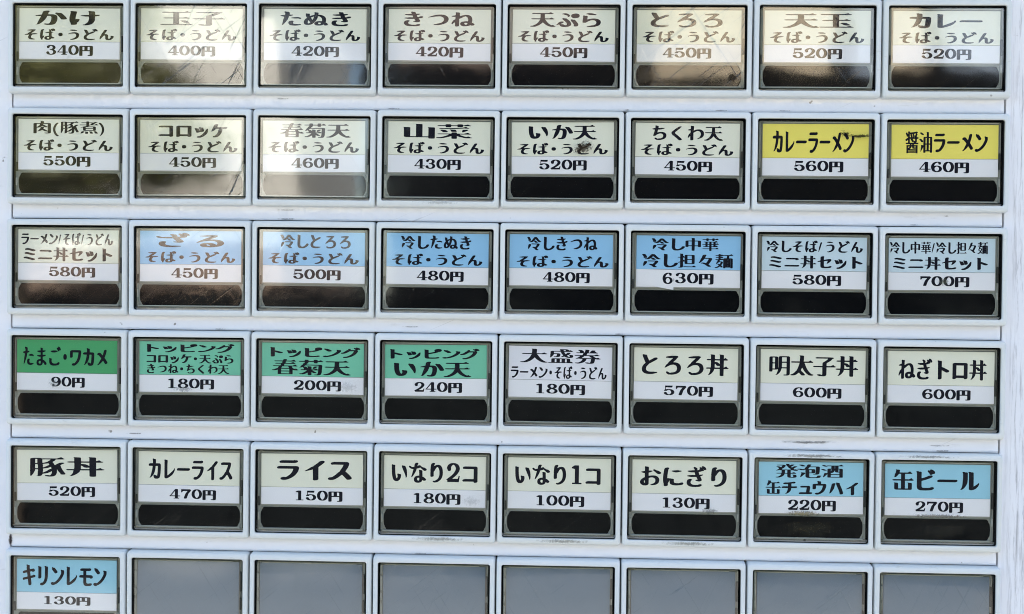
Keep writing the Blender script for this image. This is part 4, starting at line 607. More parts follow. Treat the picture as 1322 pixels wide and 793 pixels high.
    'イ': [[342,127,361,126,393,131,411,138,420,145,424,150,426,159,426,393,434,405,484,442,540,491,544,500,544,511,541,517,532,524,518,528,500,528,470,523,448,514,400,472,348,433,327,413,300,403,282,394,245,368,162,318,163,314,170,311,189,313,268,331,314,346,318,344,320,143,329,132]],
    'ス': [[138,141,182,140,211,145,236,154,280,179,307,197,361,242,373,249,377,247,410,214,457,160,466,153,482,149,514,151,541,159,555,167,559,175,560,186,558,193,552,203,508,252,469,291,443,314,440,318,447,334,487,395,500,425,509,452,512,468,509,484,505,492,498,498,489,503,466,508,232,508,189,500,176,495,164,487,158,477,159,464,168,454,184,449,200,449,214,451,393,451,398,451,400,448,396,434,381,402,340,339,329,316,302,296,252,249,193,206,180,199,139,194,123,188,110,180,106,170,106,159,108,155,123,144]],
    'な': [[322,120,364,120,393,124,418,131,436,140,449,150,460,164,469,182,475,180,491,169,500,166,520,165,539,168,555,173,568,186,569,193,565,202,553,214,509,243,491,250,475,254,470,258,469,311,467,323,467,377,463,389,457,395,445,399,420,399,398,406,386,405,380,401,375,395,373,386,378,368,378,341,381,327,380,281,375,278,355,278,325,274,286,262,258,243,243,220,238,205,238,180,241,168,249,152,268,136,281,130,307,122], [359,168,338,175,330,182,324,193,324,205,329,218,338,227,345,230,380,228,383,225,383,191,380,180,376,173,370,168], [166,241,177,240,189,245,202,256,235,291,266,334,298,384,307,409,310,425,314,430,373,441,407,456,422,441,450,424,468,409,502,388,518,383,550,385,570,393,578,400,582,407,580,418,575,425,530,453,477,463,445,480,426,484,416,500,405,505,384,506,366,503,350,497,336,486,334,486,333,491,339,514,343,523,355,534,357,541,352,555,348,558,336,562,316,562,298,559,282,554,268,544,256,527,249,502,244,470,241,467,214,467,184,463,161,478,139,489,125,492,113,491,104,484,100,473,104,461,116,450,130,440,157,427,186,420,218,419,222,416,221,409,194,327,164,245]],
    'り': [[285,132,305,131,341,135,377,145,427,170,461,197,478,216,489,232,503,259,512,289,517,316,519,359,512,414,500,452,480,486,468,499,452,510,436,516,418,521,393,524,366,521,330,514,309,506,286,494,283,498,288,518,303,532,307,543,305,552,298,559,280,565,273,565,241,559,225,553,208,541,197,523,185,452,185,434,181,405,184,373,181,348,181,280,185,264,191,259,198,256,216,254,234,256,252,261,261,265,269,273,274,286,272,309,272,348,275,371,297,391,318,425,338,450,356,466,364,470,373,471,387,464,396,455,407,439,416,418,426,375,426,318,421,289,410,257,403,243,390,225,377,213,357,197,341,188,313,177,298,169,264,171,252,168,245,161,244,155,252,145,268,136]],
    'お': [[213,136,257,135,270,138,293,145,305,152,312,159,319,170,321,182,322,300,325,305,370,315,405,315,420,312,436,305,455,290,461,280,466,264,466,241,462,225,453,209,442,198,414,180,361,162,358,157,359,152,368,145,418,144,436,147,480,156,500,167,525,185,537,200,546,218,553,245,553,268,551,282,539,311,520,333,509,341,489,352,459,360,439,362,389,362,325,353,320,354,319,411,321,420,325,423,355,429,393,446,403,452,405,459,402,465,393,469,359,469,348,472,330,469,324,470,322,477,324,500,324,541,318,549,305,555,280,556,257,562,245,562,239,558,235,552,233,545,234,536,240,525,238,514,236,462,227,458,170,448,161,444,158,439,161,431,177,422,209,413,230,412,235,409,234,321,200,305,163,277,154,268,140,250,131,223,131,205,134,193,138,182,145,172,155,163,175,148,202,138], [232,195,224,202,220,209,217,216,217,225,225,243,234,252,236,252,237,248,237,200,236,195], [524,393,548,392,564,395,582,402,590,409,592,414,592,425,588,432,536,466,486,479,461,493,445,498,432,499,422,493,418,486,417,475,427,460,459,440,473,425,514,397]],
    'に': [[172,127,186,126,207,129,225,135,237,143,242,155,240,177,241,200,257,218,273,253,275,253,276,248,276,214,281,198,288,186,300,174,314,165,336,156,357,151,400,147,441,147,525,156,561,168,575,178,580,189,580,200,575,208,566,214,552,217,523,214,507,209,493,202,475,199,423,199,395,204,377,214,370,225,369,259,371,277,368,285,361,291,345,296,325,295,302,303,289,303,280,300,257,308,234,306,227,308,226,332,228,343,229,364,245,473,250,498,264,511,267,520,265,530,259,537,252,541,241,544,225,544,198,539,186,535,170,523,162,511,156,495,145,427,138,377,133,323,133,250,138,216,146,191,150,143,159,132], [403,436,425,435,459,440,520,454,530,457,536,461,539,466,539,470,530,478,493,481,452,487,434,487,411,483,341,478,332,475,323,468,323,461,329,455,380,441]],
    '発': [[431,118,511,117,530,120,548,125,557,129,567,139,571,145,576,164,576,180,571,195,561,210,557,214,548,217,495,222,484,221,482,220,482,218,498,189,503,173,500,157,496,148,491,143,486,142,457,142,452,145,447,161,448,249,455,251,545,251,564,255,567,264,561,271,548,276,520,304,514,303,466,277,449,277,447,282,447,357,450,362,489,365,516,352,536,347,575,347,602,352,605,361,603,366,586,374,561,401,557,402,539,393,534,393,519,400,512,418,513,423,520,431,565,468,586,481,589,486,587,491,580,496,566,499,534,499,520,496,504,486,475,460,470,459,465,464,460,475,458,480,460,484,514,531,524,536,528,543,525,549,518,553,507,555,475,555,464,553,450,546,427,528,423,532,420,541,419,550,421,561,414,568,405,571,382,574,355,576,339,575,338,573,345,561,344,548,347,534,356,514,367,495,384,478,391,461,404,443,420,426,438,414,444,398,443,391,436,388,264,388,259,391,258,398,268,420,289,434,298,442,329,486,337,509,337,523,333,532,323,539,300,544,164,544,145,539,141,534,142,527,150,522,161,520,259,519,263,518,264,514,262,505,255,491,241,470,236,467,209,484,191,490,155,490,141,486,134,480,134,475,136,472,155,464,168,453,191,433,194,425,184,402,161,390,137,364,128,359,127,355,132,351,150,351,173,356,205,367,244,361,247,357,247,282,245,278,241,276,150,276,139,273,131,268,129,264,132,258,148,252,236,251,240,248,240,241,234,220,227,205,206,177,191,165,161,148,139,146,123,141,118,136,119,130,127,124,145,119,186,120,214,127,248,145,268,160,285,177,294,189,307,213,317,250,366,251,369,250,372,245,372,170,374,152,378,141,386,131,398,125,416,120], [325,277,322,282,322,359,327,362,368,362,372,357,371,280,366,276]],
    '泡': [[333,118,527,117,564,125,578,132,589,143,602,180,607,189,602,196,589,201,545,201,534,198,525,194,521,189,512,159,507,150,500,145,486,142,384,142,364,145,357,152,351,173,352,272,359,274,445,274,459,277,470,281,476,286,483,305,483,384,480,393,473,402,461,407,450,410,341,410,334,412,329,416,331,427,356,470,359,473,366,474,489,474,494,470,492,357,490,345,490,314,487,305,487,289,482,270,475,258,470,256,445,255,431,248,429,241,436,235,450,231,516,231,541,238,553,245,564,264,569,284,574,327,574,359,576,370,578,470,575,482,570,488,557,496,543,499,377,499,375,505,381,530,387,541,394,548,396,552,391,560,377,565,330,565,316,560,309,553,300,536,293,514,290,498,275,480,255,445,244,420,234,413,211,402,193,412,166,419,118,419,93,413,86,408,83,402,86,397,93,393,105,390,132,390,159,374,173,370,220,370,234,375,243,385,261,385,266,383,266,281,264,281,252,294,173,301,168,299,180,275,172,250,169,232,151,159,151,145,155,142,166,143,186,163,255,249,264,269,266,269,267,182,270,161,275,145,284,133,298,126], [355,299,351,305,352,382,357,385,395,385,399,380,398,302,393,299], [201,498,248,497,259,500,266,504,269,509,267,514,261,519,223,543,193,555,148,555,136,552,131,548,129,541,136,534,186,504]],
    '酒': [[260,139,552,138,566,141,573,145,576,157,576,402,574,416,564,427,552,432,539,435,489,435,485,436,483,441,483,507,485,511,570,513,592,518,593,525,591,530,575,538,550,565,543,565,502,543,489,538,248,537,234,534,223,527,191,545,177,549,145,549,134,546,127,541,126,534,130,529,175,502,193,497,223,497,236,500,241,502,247,511,250,512,320,512,326,509,326,439,320,435,280,435,266,432,255,428,245,418,242,405,242,289,236,286,227,287,198,287,186,284,179,280,166,245,160,214,147,159,147,150,149,145,157,144,161,146,183,170,236,241,240,243,242,236,242,152,248,143], [320,163,317,166,317,170,317,223,320,228,493,228,498,228,501,225,501,168,498,163], [320,254,317,259,318,288,350,297,366,306,375,315,391,339,401,368,402,378,405,377,406,350,409,334,413,325,420,318,441,310,457,308,495,308,501,305,501,259,498,254], [486,333,483,336,481,343,481,405,484,410,495,410,499,409,501,405,501,339,498,333], [318,351,317,405,319,409,325,410,330,407,330,389,325,361,322,352], [174,366,207,365,220,368,225,370,229,375,229,380,225,384,175,412,159,417,127,417,116,414,109,409,107,405,109,400,118,393,159,370], [405,436,402,439,401,443,401,507,405,511,407,509,408,505,408,441]],
    '缶': [[199,141,511,140,532,143,545,150,549,159,549,270,543,283,536,287,457,294,451,293,451,289,459,278,460,273,460,173,457,170,452,169,398,169,392,173,392,325,394,332,555,333,584,338,589,343,590,348,589,352,584,356,564,363,539,389,532,387,484,363,394,364,392,370,392,470,393,474,398,476,523,476,541,479,552,482,557,486,559,491,555,498,532,506,511,528,505,532,452,506,361,506,350,503,336,506,275,506,271,509,280,550,273,561,245,565,227,565,189,569,182,568,182,564,191,553,192,548,185,523,183,502,170,484,163,470,155,425,150,414,143,409,144,405,170,404,182,406,195,413,233,445,257,476,298,476,301,475,303,470,303,370,301,364,143,362,116,357,111,355,108,350,109,343,114,339,141,333,295,333,300,333,303,330,303,177,303,173,300,170,245,169,241,171,240,270,238,277,232,286,205,290,186,290,148,294,141,293,141,289,151,275,151,173,154,159,163,150,173,145]],
    'チ': [[222,148,252,147,277,154,311,172,344,195,369,220,387,245,394,259,403,286,408,325,410,327,516,328,536,331,566,338,585,350,590,359,589,373,580,382,564,387,539,386,527,393,505,385,416,385,411,389,410,461,412,468,418,471,443,476,473,474,493,476,523,485,535,493,540,502,539,516,532,524,520,530,505,534,477,536,355,513,302,508,220,508,202,505,175,498,160,489,156,480,157,466,165,457,173,454,184,451,259,451,300,455,303,452,303,391,300,386,168,385,141,380,125,375,111,367,106,359,106,348,108,341,118,332,132,329,291,328,295,328,298,325,299,309,294,282,278,230,269,207,253,180,241,167,236,163,218,157,216,152]],
    'ュ': [[162,145,493,144,525,150,541,155,551,161,557,170,558,182,556,189,548,196,532,201,505,201,495,207,482,201,477,202,474,205,476,234,492,339,492,382,486,393,477,399,468,403,441,408,250,408,216,403,200,397,190,391,184,382,183,368,189,360,198,354,211,351,380,351,383,348,383,330,367,227,367,211,363,202,205,201,173,196,158,191,148,185,143,180,140,173,140,161,142,157,150,150]],
    'ハ': [[494,145,516,145,543,149,559,154,574,164,582,180,583,195,580,211,546,314,509,402,477,473,475,480,476,498,469,509,450,515,423,513,405,521,391,524,377,524,366,518,355,517,353,514,354,511,367,489,365,470,370,448,425,325,448,266,464,218,474,186,472,170,473,159,482,150], [154,175,164,173,177,176,206,198,226,220,250,252,291,316,300,334,309,364,325,425,332,457,342,466,346,473,346,489,336,498,320,503,305,503,270,498,252,491,243,485,231,473,222,452,212,400,191,330,187,309,173,252,157,191,152,180]],
    'ビ': [[276,132,375,131,386,133,409,133,464,138,491,143,520,152,534,159,542,166,546,175,546,191,536,200,520,205,502,205,475,201,445,190,427,190,416,188,318,188,298,190,282,195,273,205,270,220,267,250,267,327,269,332,359,356,434,381,480,400,498,407,510,416,515,425,515,436,512,441,505,448,491,453,473,453,455,451,427,444,370,420,316,402,270,390,268,391,267,395,267,511,261,523,257,526,241,530,216,529,184,540,166,539,157,534,145,533,143,530,152,516,160,498,160,211,166,184,172,168,180,159,189,152,200,146,239,135], [458,464,480,463,495,466,507,470,518,483,539,483,564,490,569,495,572,502,565,530,543,555,530,560,509,571,486,578,470,578,463,575,457,568,455,557,452,553,430,560,414,560,407,557,400,548,400,532,414,515,435,498,450,470]],
    'ル': [[365,152,395,151,434,159,457,167,493,186,532,224,544,239,559,268,565,282,565,291,563,298,559,302,550,303,543,302,527,285,505,270,450,236,441,232,439,232,437,516,430,525,414,530,395,531,386,529,357,539,341,540,325,533,316,533,314,530,323,516,331,498,331,182,336,168,343,160,350,156], [141,157,161,156,173,159,193,167,214,181,243,210,255,224,275,255,289,280,296,295,299,309,306,380,306,509,305,514,298,523,280,528,252,527,234,534,220,537,207,537,195,532,183,530,183,525,191,514,199,495,199,402,187,277,182,245,171,209,155,175,140,164,139,159]],
    'キ': [[351,127,370,126,402,131,420,138,430,145,433,150,435,157,435,177,417,266,417,275,419,280,543,300,558,305,568,311,573,316,576,323,575,336,566,346,550,351,523,351,514,357,480,343,406,332,404,334,390,407,391,415,400,419,445,426,452,425,464,418,477,415,493,415,523,420,539,426,551,434,555,443,555,455,544,468,526,482,509,487,489,487,443,479,380,470,377,473,372,500,371,523,374,532,374,545,366,557,348,562,320,561,291,571,275,571,264,566,252,564,250,561,259,548,265,534,260,516,260,500,267,468,267,452,259,449,180,440,150,432,131,420,127,414,126,402,129,395,136,388,155,383,170,383,205,390,277,398,280,395,283,389,295,316,293,313,280,310,211,299,168,294,143,287,127,275,124,268,124,257,130,249,138,243,150,240,164,240,295,260,307,259,319,202,329,141,339,131]],
    'モ': [[374,134,434,133,445,135,480,135,516,140,552,150,564,157,570,164,572,177,569,184,559,193,545,196,520,195,509,202,477,190,418,190,398,193,386,199,380,207,376,218,374,241,374,307,377,312,491,312,498,310,514,297,525,295,541,294,570,299,586,304,603,316,606,325,605,334,603,339,584,357,561,366,543,369,380,369,374,373,374,448,376,455,482,456,514,461,530,467,542,475,546,484,546,498,539,506,532,509,520,512,493,513,484,518,468,513,220,512,189,507,170,500,159,491,156,482,157,470,168,460,184,456,261,456,266,454,267,373,261,369,186,369,155,364,139,358,126,350,122,341,123,327,132,318,148,313,265,311,267,305,267,205,277,175,291,158,314,145,341,138]],
    '円': [[460,109,489,108,500,110,527,110,557,116,569,120,582,129,591,145,597,198,597,493,594,511,587,523,564,534,550,537,527,538,514,540,370,540,357,538,336,538,323,540,186,540,141,535,116,524,109,511,106,493,106,136,110,120,118,116,136,110,164,110,193,111,211,117,218,123,222,134,222,305,225,310,475,310,480,308,481,302,481,170,478,155,475,152,434,149,416,144,408,139,405,130,408,120,416,116,434,110], [225,354,222,357,222,361,222,493,227,497,286,496,289,493,290,489,289,357,284,353], [409,354,406,357,406,361,406,493,411,497,477,496,480,493,481,489,480,357,475,353]],
    '・': [[333,273,364,272,384,278,395,284,402,290,414,309,417,325,417,357,414,370,405,387,396,395,384,403,364,408,336,408,323,405,311,400,301,393,293,384,286,370,283,357,283,323,288,305,297,291,304,284,318,277]],
    'ウ': [[256,132,291,131,320,135,350,145,380,157,437,191,459,208,490,239,510,266,530,305,541,332,550,361,560,407,562,436,558,452,548,465,536,471,511,476,402,477,399,482,399,541,391,552,373,558,345,556,318,566,302,567,286,560,277,560,275,557,292,527,292,482,290,477,209,476,189,474,159,466,140,455,135,443,135,318,138,314,145,306,161,301,180,301,209,306,225,312,239,322,242,332,242,414,245,419,445,419,450,419,453,416,446,377,432,330,410,282,380,242,350,218,325,202,307,193,275,194,245,190,227,183,213,173,210,166,210,155,216,147,230,138]],
    'ケ': [[215,130,250,128,295,136,327,150,352,169,376,193,395,218,422,264,432,286,441,314,449,345,457,399,461,401,518,401,548,406,566,411,582,420,587,425,590,434,590,443,587,448,575,457,561,460,539,458,527,466,505,458,314,459,312,461,313,468,325,505,330,513,337,520,340,527,339,541,333,548,325,553,314,555,295,555,259,548,250,545,234,535,227,527,218,509,206,475,199,443,175,409,162,368,152,345,145,338,136,332,134,325,136,323,145,320,157,319,182,325,195,330,234,358,280,400,341,401,345,401,348,398,346,377,332,309,318,273,300,241,281,214,252,185,211,175,199,168,194,161,192,155,193,143,202,134]],
    'リ': [[278,130,316,128,343,133,368,141,405,159,428,173,457,197,473,215,487,236,505,277,515,330,515,359,517,373,517,518,516,523,509,532,491,537,464,536,445,544,432,547,418,546,407,541,394,539,394,534,402,523,410,505,410,393,408,382,408,343,398,282,393,267,380,241,364,219,342,200,323,190,302,190,273,184,257,179,243,169,240,157,240,150,243,144,250,138,259,134], [197,275,220,274,248,279,264,284,278,293,285,309,287,518,280,527,273,530,259,533,234,531,216,539,202,542,186,541,177,536,166,535,164,532,173,518,178,505,178,318,174,302,174,291,184,280]],
    '0': [[312,150,380,149,400,151,432,161,461,177,489,201,507,227,523,259,535,300,540,336,540,364,537,386,530,420,523,441,508,470,490,498,462,523,432,539,400,549,380,551,316,551,280,544,245,528,225,512,209,497,193,473,177,441,167,409,160,364,160,336,163,314,170,280,177,259,193,227,209,203,225,188,245,172,280,156], [348,188,332,199,313,218,300,236,287,261,277,291,272,316,269,359,272,384,277,409,286,436,298,461,313,482,330,499,350,512,357,510,368,501,387,482,403,459,413,439,423,409,428,384,431,364,431,339,423,291,414,264,403,241,387,218,369,200,355,189]],
    '1': [[233,150,482,149,486,149,489,152,490,175,486,180,420,181,415,184,415,518,410,532,410,541,407,544,300,544,225,507,220,502,220,484,224,480,302,467,306,461,305,184,300,181,234,180,231,175,231,155]],
    '2': [[192,150,491,149,498,150,500,152,524,273,523,277,520,280,500,281,495,279,472,225,466,220,334,219,327,220,327,223,389,263,439,301,476,336,505,375,521,409,524,423,524,445,516,470,511,482,489,510,464,528,450,535,416,546,384,551,316,551,284,546,255,537,225,521,204,502,190,484,184,470,176,445,176,436,179,432,189,425,191,414,198,397,206,389,216,384,227,381,255,381,270,386,275,390,285,400,289,411,290,434,288,452,295,470,306,486,318,499,348,515,359,512,373,505,382,499,395,485,405,470,412,455,415,443,415,427,409,407,398,384,376,355,348,326,301,289,252,256,168,207,165,200,168,193,186,185,189,182,190,155]],
    '3': [[324,143,350,142,398,147,434,156,459,168,478,180,496,195,514,223,521,245,521,277,516,293,505,314,493,328,480,340,449,359,478,384,493,407,498,418,501,432,501,459,496,477,483,500,461,521,427,539,391,549,373,551,307,551,289,549,259,541,232,529,214,517,198,501,185,480,185,473,190,464,191,450,197,434,209,424,227,419,245,420,257,422,270,431,278,443,282,464,297,486,314,503,336,515,343,515,350,512,366,503,378,493,394,468,397,457,396,432,389,414,380,399,368,388,348,377,314,376,295,371,288,364,288,357,291,348,307,341,327,338,357,337,364,335,391,317,405,301,414,282,416,273,417,248,410,227,395,208,377,193,355,181,336,179,316,186,289,204,275,220,274,255,267,268,255,279,236,285,214,285,193,278,181,266,175,248,166,242,163,236,163,230,168,218,179,202,200,181,216,170,234,161,270,150,298,145]],
    '4': [[312,150,507,149,510,155,510,173,508,177,470,178,465,182,465,241,470,244,543,244,548,248,549,273,545,278,470,278,465,282,465,530,462,536,455,541,432,547,386,547,359,543,182,283,177,279,164,278,161,275,160,250,161,246,166,244,354,243,356,239,355,182,350,178,312,177,310,170,310,155], [223,279,220,281,221,284,230,296,348,451,352,455,355,454,355,281,348,278]],
    '5': [[308,150,389,149,427,156,468,172,493,190,510,207,523,226,533,255,535,275,533,295,521,327,510,343,492,361,461,381,427,394,389,401,332,403,320,401,298,401,242,391,240,398,240,466,245,469,295,469,309,467,457,465,462,473,478,536,478,541,475,544,223,544,218,544,215,541,214,380,195,365,179,348,176,341,179,334,184,329,202,324,257,324,270,327,280,331,300,351,314,359,334,367,348,367,359,364,377,355,398,339,416,314,423,293,426,277,424,257,410,225,384,200,366,189,350,184,341,186,323,195,302,211,290,225,274,261,264,271,257,275,234,281,209,278,195,271,172,252,170,248,170,243,186,209,211,186,232,172,252,163,282,154]],
    '6': [[322,150,395,149,423,154,452,163,475,175,494,189,516,213,526,232,532,250,535,270,533,298,526,318,516,336,508,348,493,362,475,375,452,387,432,394,393,401,327,401,309,399,273,389,270,391,280,425,293,450,306,468,328,491,341,500,375,516,382,517,398,512,413,502,410,489,411,468,415,457,427,445,443,440,466,440,477,443,489,450,499,466,499,493,494,505,499,514,499,520,493,528,468,539,432,549,416,551,350,551,318,546,286,537,273,531,248,516,235,507,213,484,190,452,179,427,167,384,165,364,165,334,172,293,177,282,185,273,188,248,197,225,211,203,230,185,245,175,280,159], [357,184,325,200,305,220,295,234,288,252,285,266,285,280,291,305,295,316,306,332,323,349,332,355,359,367,370,364,384,357,400,346,412,334,421,323,428,309,435,284,435,270,428,241,421,227,412,216,400,204,384,193,370,186]],
    '7': [[301,155,355,154,375,159,383,166,444,355,543,495,544,502,541,508,523,515,520,518,519,539,517,543,189,544,182,542,181,418,181,414,184,411,205,410,211,413,247,466,252,469,402,469,407,468,408,466,345,377,334,357,276,175,276,168,280,163,291,156]],
    '8': [[306,148,389,147,420,151,448,159,477,171,502,188,518,204,532,227,537,248,537,261,532,282,520,303,507,318,489,332,461,346,439,354,436,357,461,370,478,382,496,402,505,420,510,441,510,452,505,475,498,489,487,505,473,517,450,531,423,541,380,549,318,549,277,541,245,529,227,517,206,495,193,468,190,441,195,420,204,402,215,389,231,375,264,357,263,355,243,348,211,332,188,314,179,302,168,282,163,261,163,248,166,234,172,218,183,202,198,188,214,177,227,169,252,159,270,154], [341,181,311,193,295,204,283,216,272,234,267,257,274,282,291,303,316,320,330,325,350,330,370,325,384,320,410,302,427,280,433,261,433,252,430,239,421,220,402,201,382,189,359,181], [343,384,322,395,309,408,300,425,294,450,301,473,313,491,334,507,350,513,366,507,387,491,400,470,406,445,398,420,391,408,382,399,370,390,357,384,350,382]],
    '9': [[308,143,327,142,339,144,357,144,384,149,409,156,439,170,461,185,477,200,493,218,514,252,528,289,535,332,535,359,533,380,525,409,515,423,514,436,504,468,487,493,471,509,445,526,411,539,366,547,311,547,282,542,255,534,230,523,205,506,197,498,181,477,168,445,165,427,165,411,168,395,177,370,190,350,208,332,236,313,266,302,286,297,339,292,380,295,425,306,430,305,428,291,414,257,398,232,385,216,352,190,325,179,314,179,288,191,287,195,290,207,289,227,283,241,270,251,255,255,234,255,218,250,206,239,201,225,201,202,206,189,201,177,205,170,225,159,245,152,282,145], [336,329,305,345,284,365,270,391,265,414,265,425,272,455,288,480,300,492,320,505,341,511,364,503,380,492,395,476,412,443,415,430,415,411,407,384,395,365,373,343,350,331]],
}
GLYPH = {}
for ch, loops in OUTLINES.items():
    GLYPH[ch] = [[(l[k] / 500.0 - 0.2, l[k + 1] / 500.0 - 0.3) for k in range(0, len(l), 2)] for l in loops]
ADV = {'・': 0.62, '/': 0.42, '(': 0.40, ')': 0.36, '円': 1.02, 'ュ': 0.86, 'ッ': 0.92, 'し': 0.92}
OFFX = {'・': -0.19, '/': 0.02, '(': 0.0, ')': 0.02}
def line_mesh(text, x0, x1, y0, y1, z, squash=None):
    """one printed line, fitted to the box x0..x1, y0..y1"""
    cur, pen = [], 0.0
    for ch in text:
        dg = ch.isdigit()
        adv = 0.80 if dg else ADV.get(ch, 1.0)
        for lp in GLYPH[ch]:
            cur.append([(pen + x + OFFX.get(ch, -0.10 if dg else 0.0), y * (1.04 if dg else 1.0)) for x, y in lp])
        pen += adv
    xs = [p[0] for l in cur for p in l]; ys = [p[1] for l in cur for p in l]
    ax, bx, ay, by = min(xs), max(xs), min(ys), max(ys)
    cv = bpy.data.curves.new('lettering', 'CURVE')
    cv.dimensions = '2D'
    cv.fill_mode = 'BOTH'
    for lp in cur:
        sp = cv.splines.new('POLY')
        sp.points.add(len(lp) - 1)
        for k, (x, y) in enumerate(lp):
            sp.points[k].co = (x0 + (x - ax) / (bx - ax) * (x1 - x0), y0 + (y - ay) / (by - ay) * (y1 - y0), 0, 1)
        sp.use_cyclic_u = True
    to = bpy.data.objects.new('lettering', cv)
    me = bpy.data.meshes.new_from_object(to)
    co = np.empty(len(me.vertices) * 3)
    me.vertices.foreach_get('co', co)
    co = co.reshape(-1, 3)
    out = np.stack([co[:, 0], np.full(len(co), -z), co[:, 1]], 1) * MM
    me.vertices.foreach_set('co', out.ravel())
    me.update()
    me.name = 'lettering'
    me.materials.clear()
    bpy.data.objects.remove(to); bpy.data.curves.remove(cv)
    return me

# ------------------------------------------------------------------ the buttons
OW, OH = 36.3, 27.0             # opening in the bezel
CW, CH = 33.0, 16.4             # printed card (name above, price below)
CY1 = OH / 2 - 1.45             # top of the card
SPLIT = 0.655
def bezel_mesh():
    o = lambda i, r: rrect(39.75 - 2 * i, BH - 2 * i, r, 4)
    q = lambda e, r: rrect(OW + 2 * e, OH + 2 * e, r, 4)
    return loft('bezel', [(o(0, 0.9), -1.0), (o(0.06, 0.9), 2.2), (o(0.16, 0.95), 3.9), (o(0.30, 1.0), 4.4), (o(0.62, 1.0), 4.72), (q(0.22, 0.85), 4.8),
                          (q(0.07, 0.75), 4.74), (q(0.0, 0.7), 4.5), (q(0.0, 0.7), 3.9)], False, False, 50)
BEZEL = bezel_mesh()
WELL = loft('well', [(rrect(OW + 0.9, OH + 0.9, 0.7), 3.9), (rrect(OW + 0.04, OH + 0.04, 0.7), 3.88), (rrect(OW + 0.04, OH + 0.04, 0.7), 0.4)], False, True)
TRAY = loft('tray', [(rrect(OW - 1.1, OH - 1.5, 0.6, 4, -0.05, 0.18), 0.5), (rrect(OW - 1.1, OH - 1.5, 0.6, 4, -0.05, 0.18), 2.5), (rrect(OW - 1.3, OH - 1.7, 0.5, 4, -0.05, 0.18), 2.6),
                     (rrect(OW - 1.9, OH - 2.3, 0.4, 4, -0.05, 0.18), 2.6), (rrect(OW - 2.0, OH - 2.4, 0.4, 4, -0.05, 0.18), 2.3)], False, True)
CAPW, CAPH = 35.35, 25.95
CAPY = 0.12
def cap_mesh(seed, dome, rough):
    """the clear cap: a faintly domed and uneven front with softened edges"""
    rg = np.random.default_rng(seed)
    nx, ny = 14, 10
    a = rg.normal(0, 1, (4,)); ph = rg.uniform(0, 6.28, (6,))
    w, h = CAPW - 0.7, CAPH - 0.7
    vs, fs = [], []
    for j in range(ny + 1):
        for i in range(nx + 1):
            u, v = i / nx * 2 - 1, j / ny * 2 - 1
            z = 4.2 + dome * (1 - u ** 4) * 0.5 + dome * 0.5 * (1 - v ** 4)
            z += rough * (math.sin(2.1 * u + ph[0] + 1.3 * v) * 0.5 + math.sin(3.7 * u + ph[1]) * 0.22 + math.sin(3.1 * v + ph[2] + u) * 0.25)
            z += rough * 1.4 * (a[0] * u ** 2 + a[1] * v ** 2 + a[2] * u * v) * 0.35
            vs.append(W(u * w / 2, CAPY + v * h / 2, z))
    idx = lambda i, j: j * (nx + 1) + i
    for j in range(ny):
        for i in range(nx):
            fs.append((idx(i, j), idx(i + 1, j), idx(i + 1, j + 1), idx(i, j + 1)))
    rim = [idx(i, 0) for i in range(nx + 1)] + [idx(nx, j) for j in range(1, ny + 1)] + [idx(i, ny) for i in range(nx - 1, -1, -1)] + [idx(0, j) for j in range(ny - 1, 0, -1)]
    nf = len(fs)
    prev = rim
    for grow, z in ((0.25, 3.95), (0.35, 3.6), (0.35, 0.9)):
        ring = []
        for k in rim:
            x, my, y = vs[k]
            x, y = x / MM, y / MM - CAPY
            ring.append(len(vs))
            vs.append(W(x + grow * (1 if x > w / 2 - .01 else -1 if x < -w / 2 + .01 else 0), CAPY + y + grow * (1 if y > h / 2 - .01 else -1 if y < -h / 2 + .01 else 0), z))
        m = len(ring)
        for k in range(m):
            fs.append((prev[k], prev[(k + 1) % m], ring[(k + 1) % m], ring[k]))
        prev = ring
    me = bpy.data.meshes.new('button_cap')
    me.from_pydata(vs, [], fs)
    me.update()
    bm = bmesh.new(); bm.from_mesh(me); bmesh.ops.recalc_face_normals(bm, faces=bm.faces)
    bm.faces.ensure_lookup_table()
    if bm.faces[0].normal.y > 0:
        bmesh.ops.reverse_faces(bm, faces=bm.faces)
    bm.to_mesh(me); bm.free()
    for k, p in enumerate(me.polygons):
        p.use_smooth = True
        p.material_index = 0 if k < nf else 1
    me.set_sharp_from_angle(angle=R(25))
    return me
# the dark lamp window under the card, its short sides bulging
WW, WH = 33.2, 6.7
WY = CY1 - CH - 1.0 - WH / 2
def barrel(w, h, r, bulge, cy, n=4, na=6):
    p = []
    def arc(s, ya, yb):
        for k in range(1, na):
            y = ya + (yb - ya) * k / na
            u = (y - cy) / (h / 2)
            p.append((s * (w / 2 - bulge + bulge * math.sqrt(max(0, 1 - (u * .93) ** 2))), y))
    c = rrect(w - 1.25 * bulge, h, r, n, 0, cy)
    m = n + 1
    p += c[0:m]; y1 = p[-1][1]
    pts = []
    q = c
    p.clear()
    p += q[0:m // 2 + 1]; arc(1, cy - h / 2 + r, cy + h / 2 - r); p += q[m + m // 2:m + m]
    p += q[2 * m:2 * m + m // 2 + 1]; arc(-1, cy + h / 2 - r, cy - h / 2 + r); p += q[3 * m + m // 2:4 * m]
    return p
WIN = loft('lamp_window', [(barrel(WW, WH, 0.7, 1.0, WY), 2.0), (barrel(WW, WH, 0.7, 1.0, WY), 2.52)], False, True)
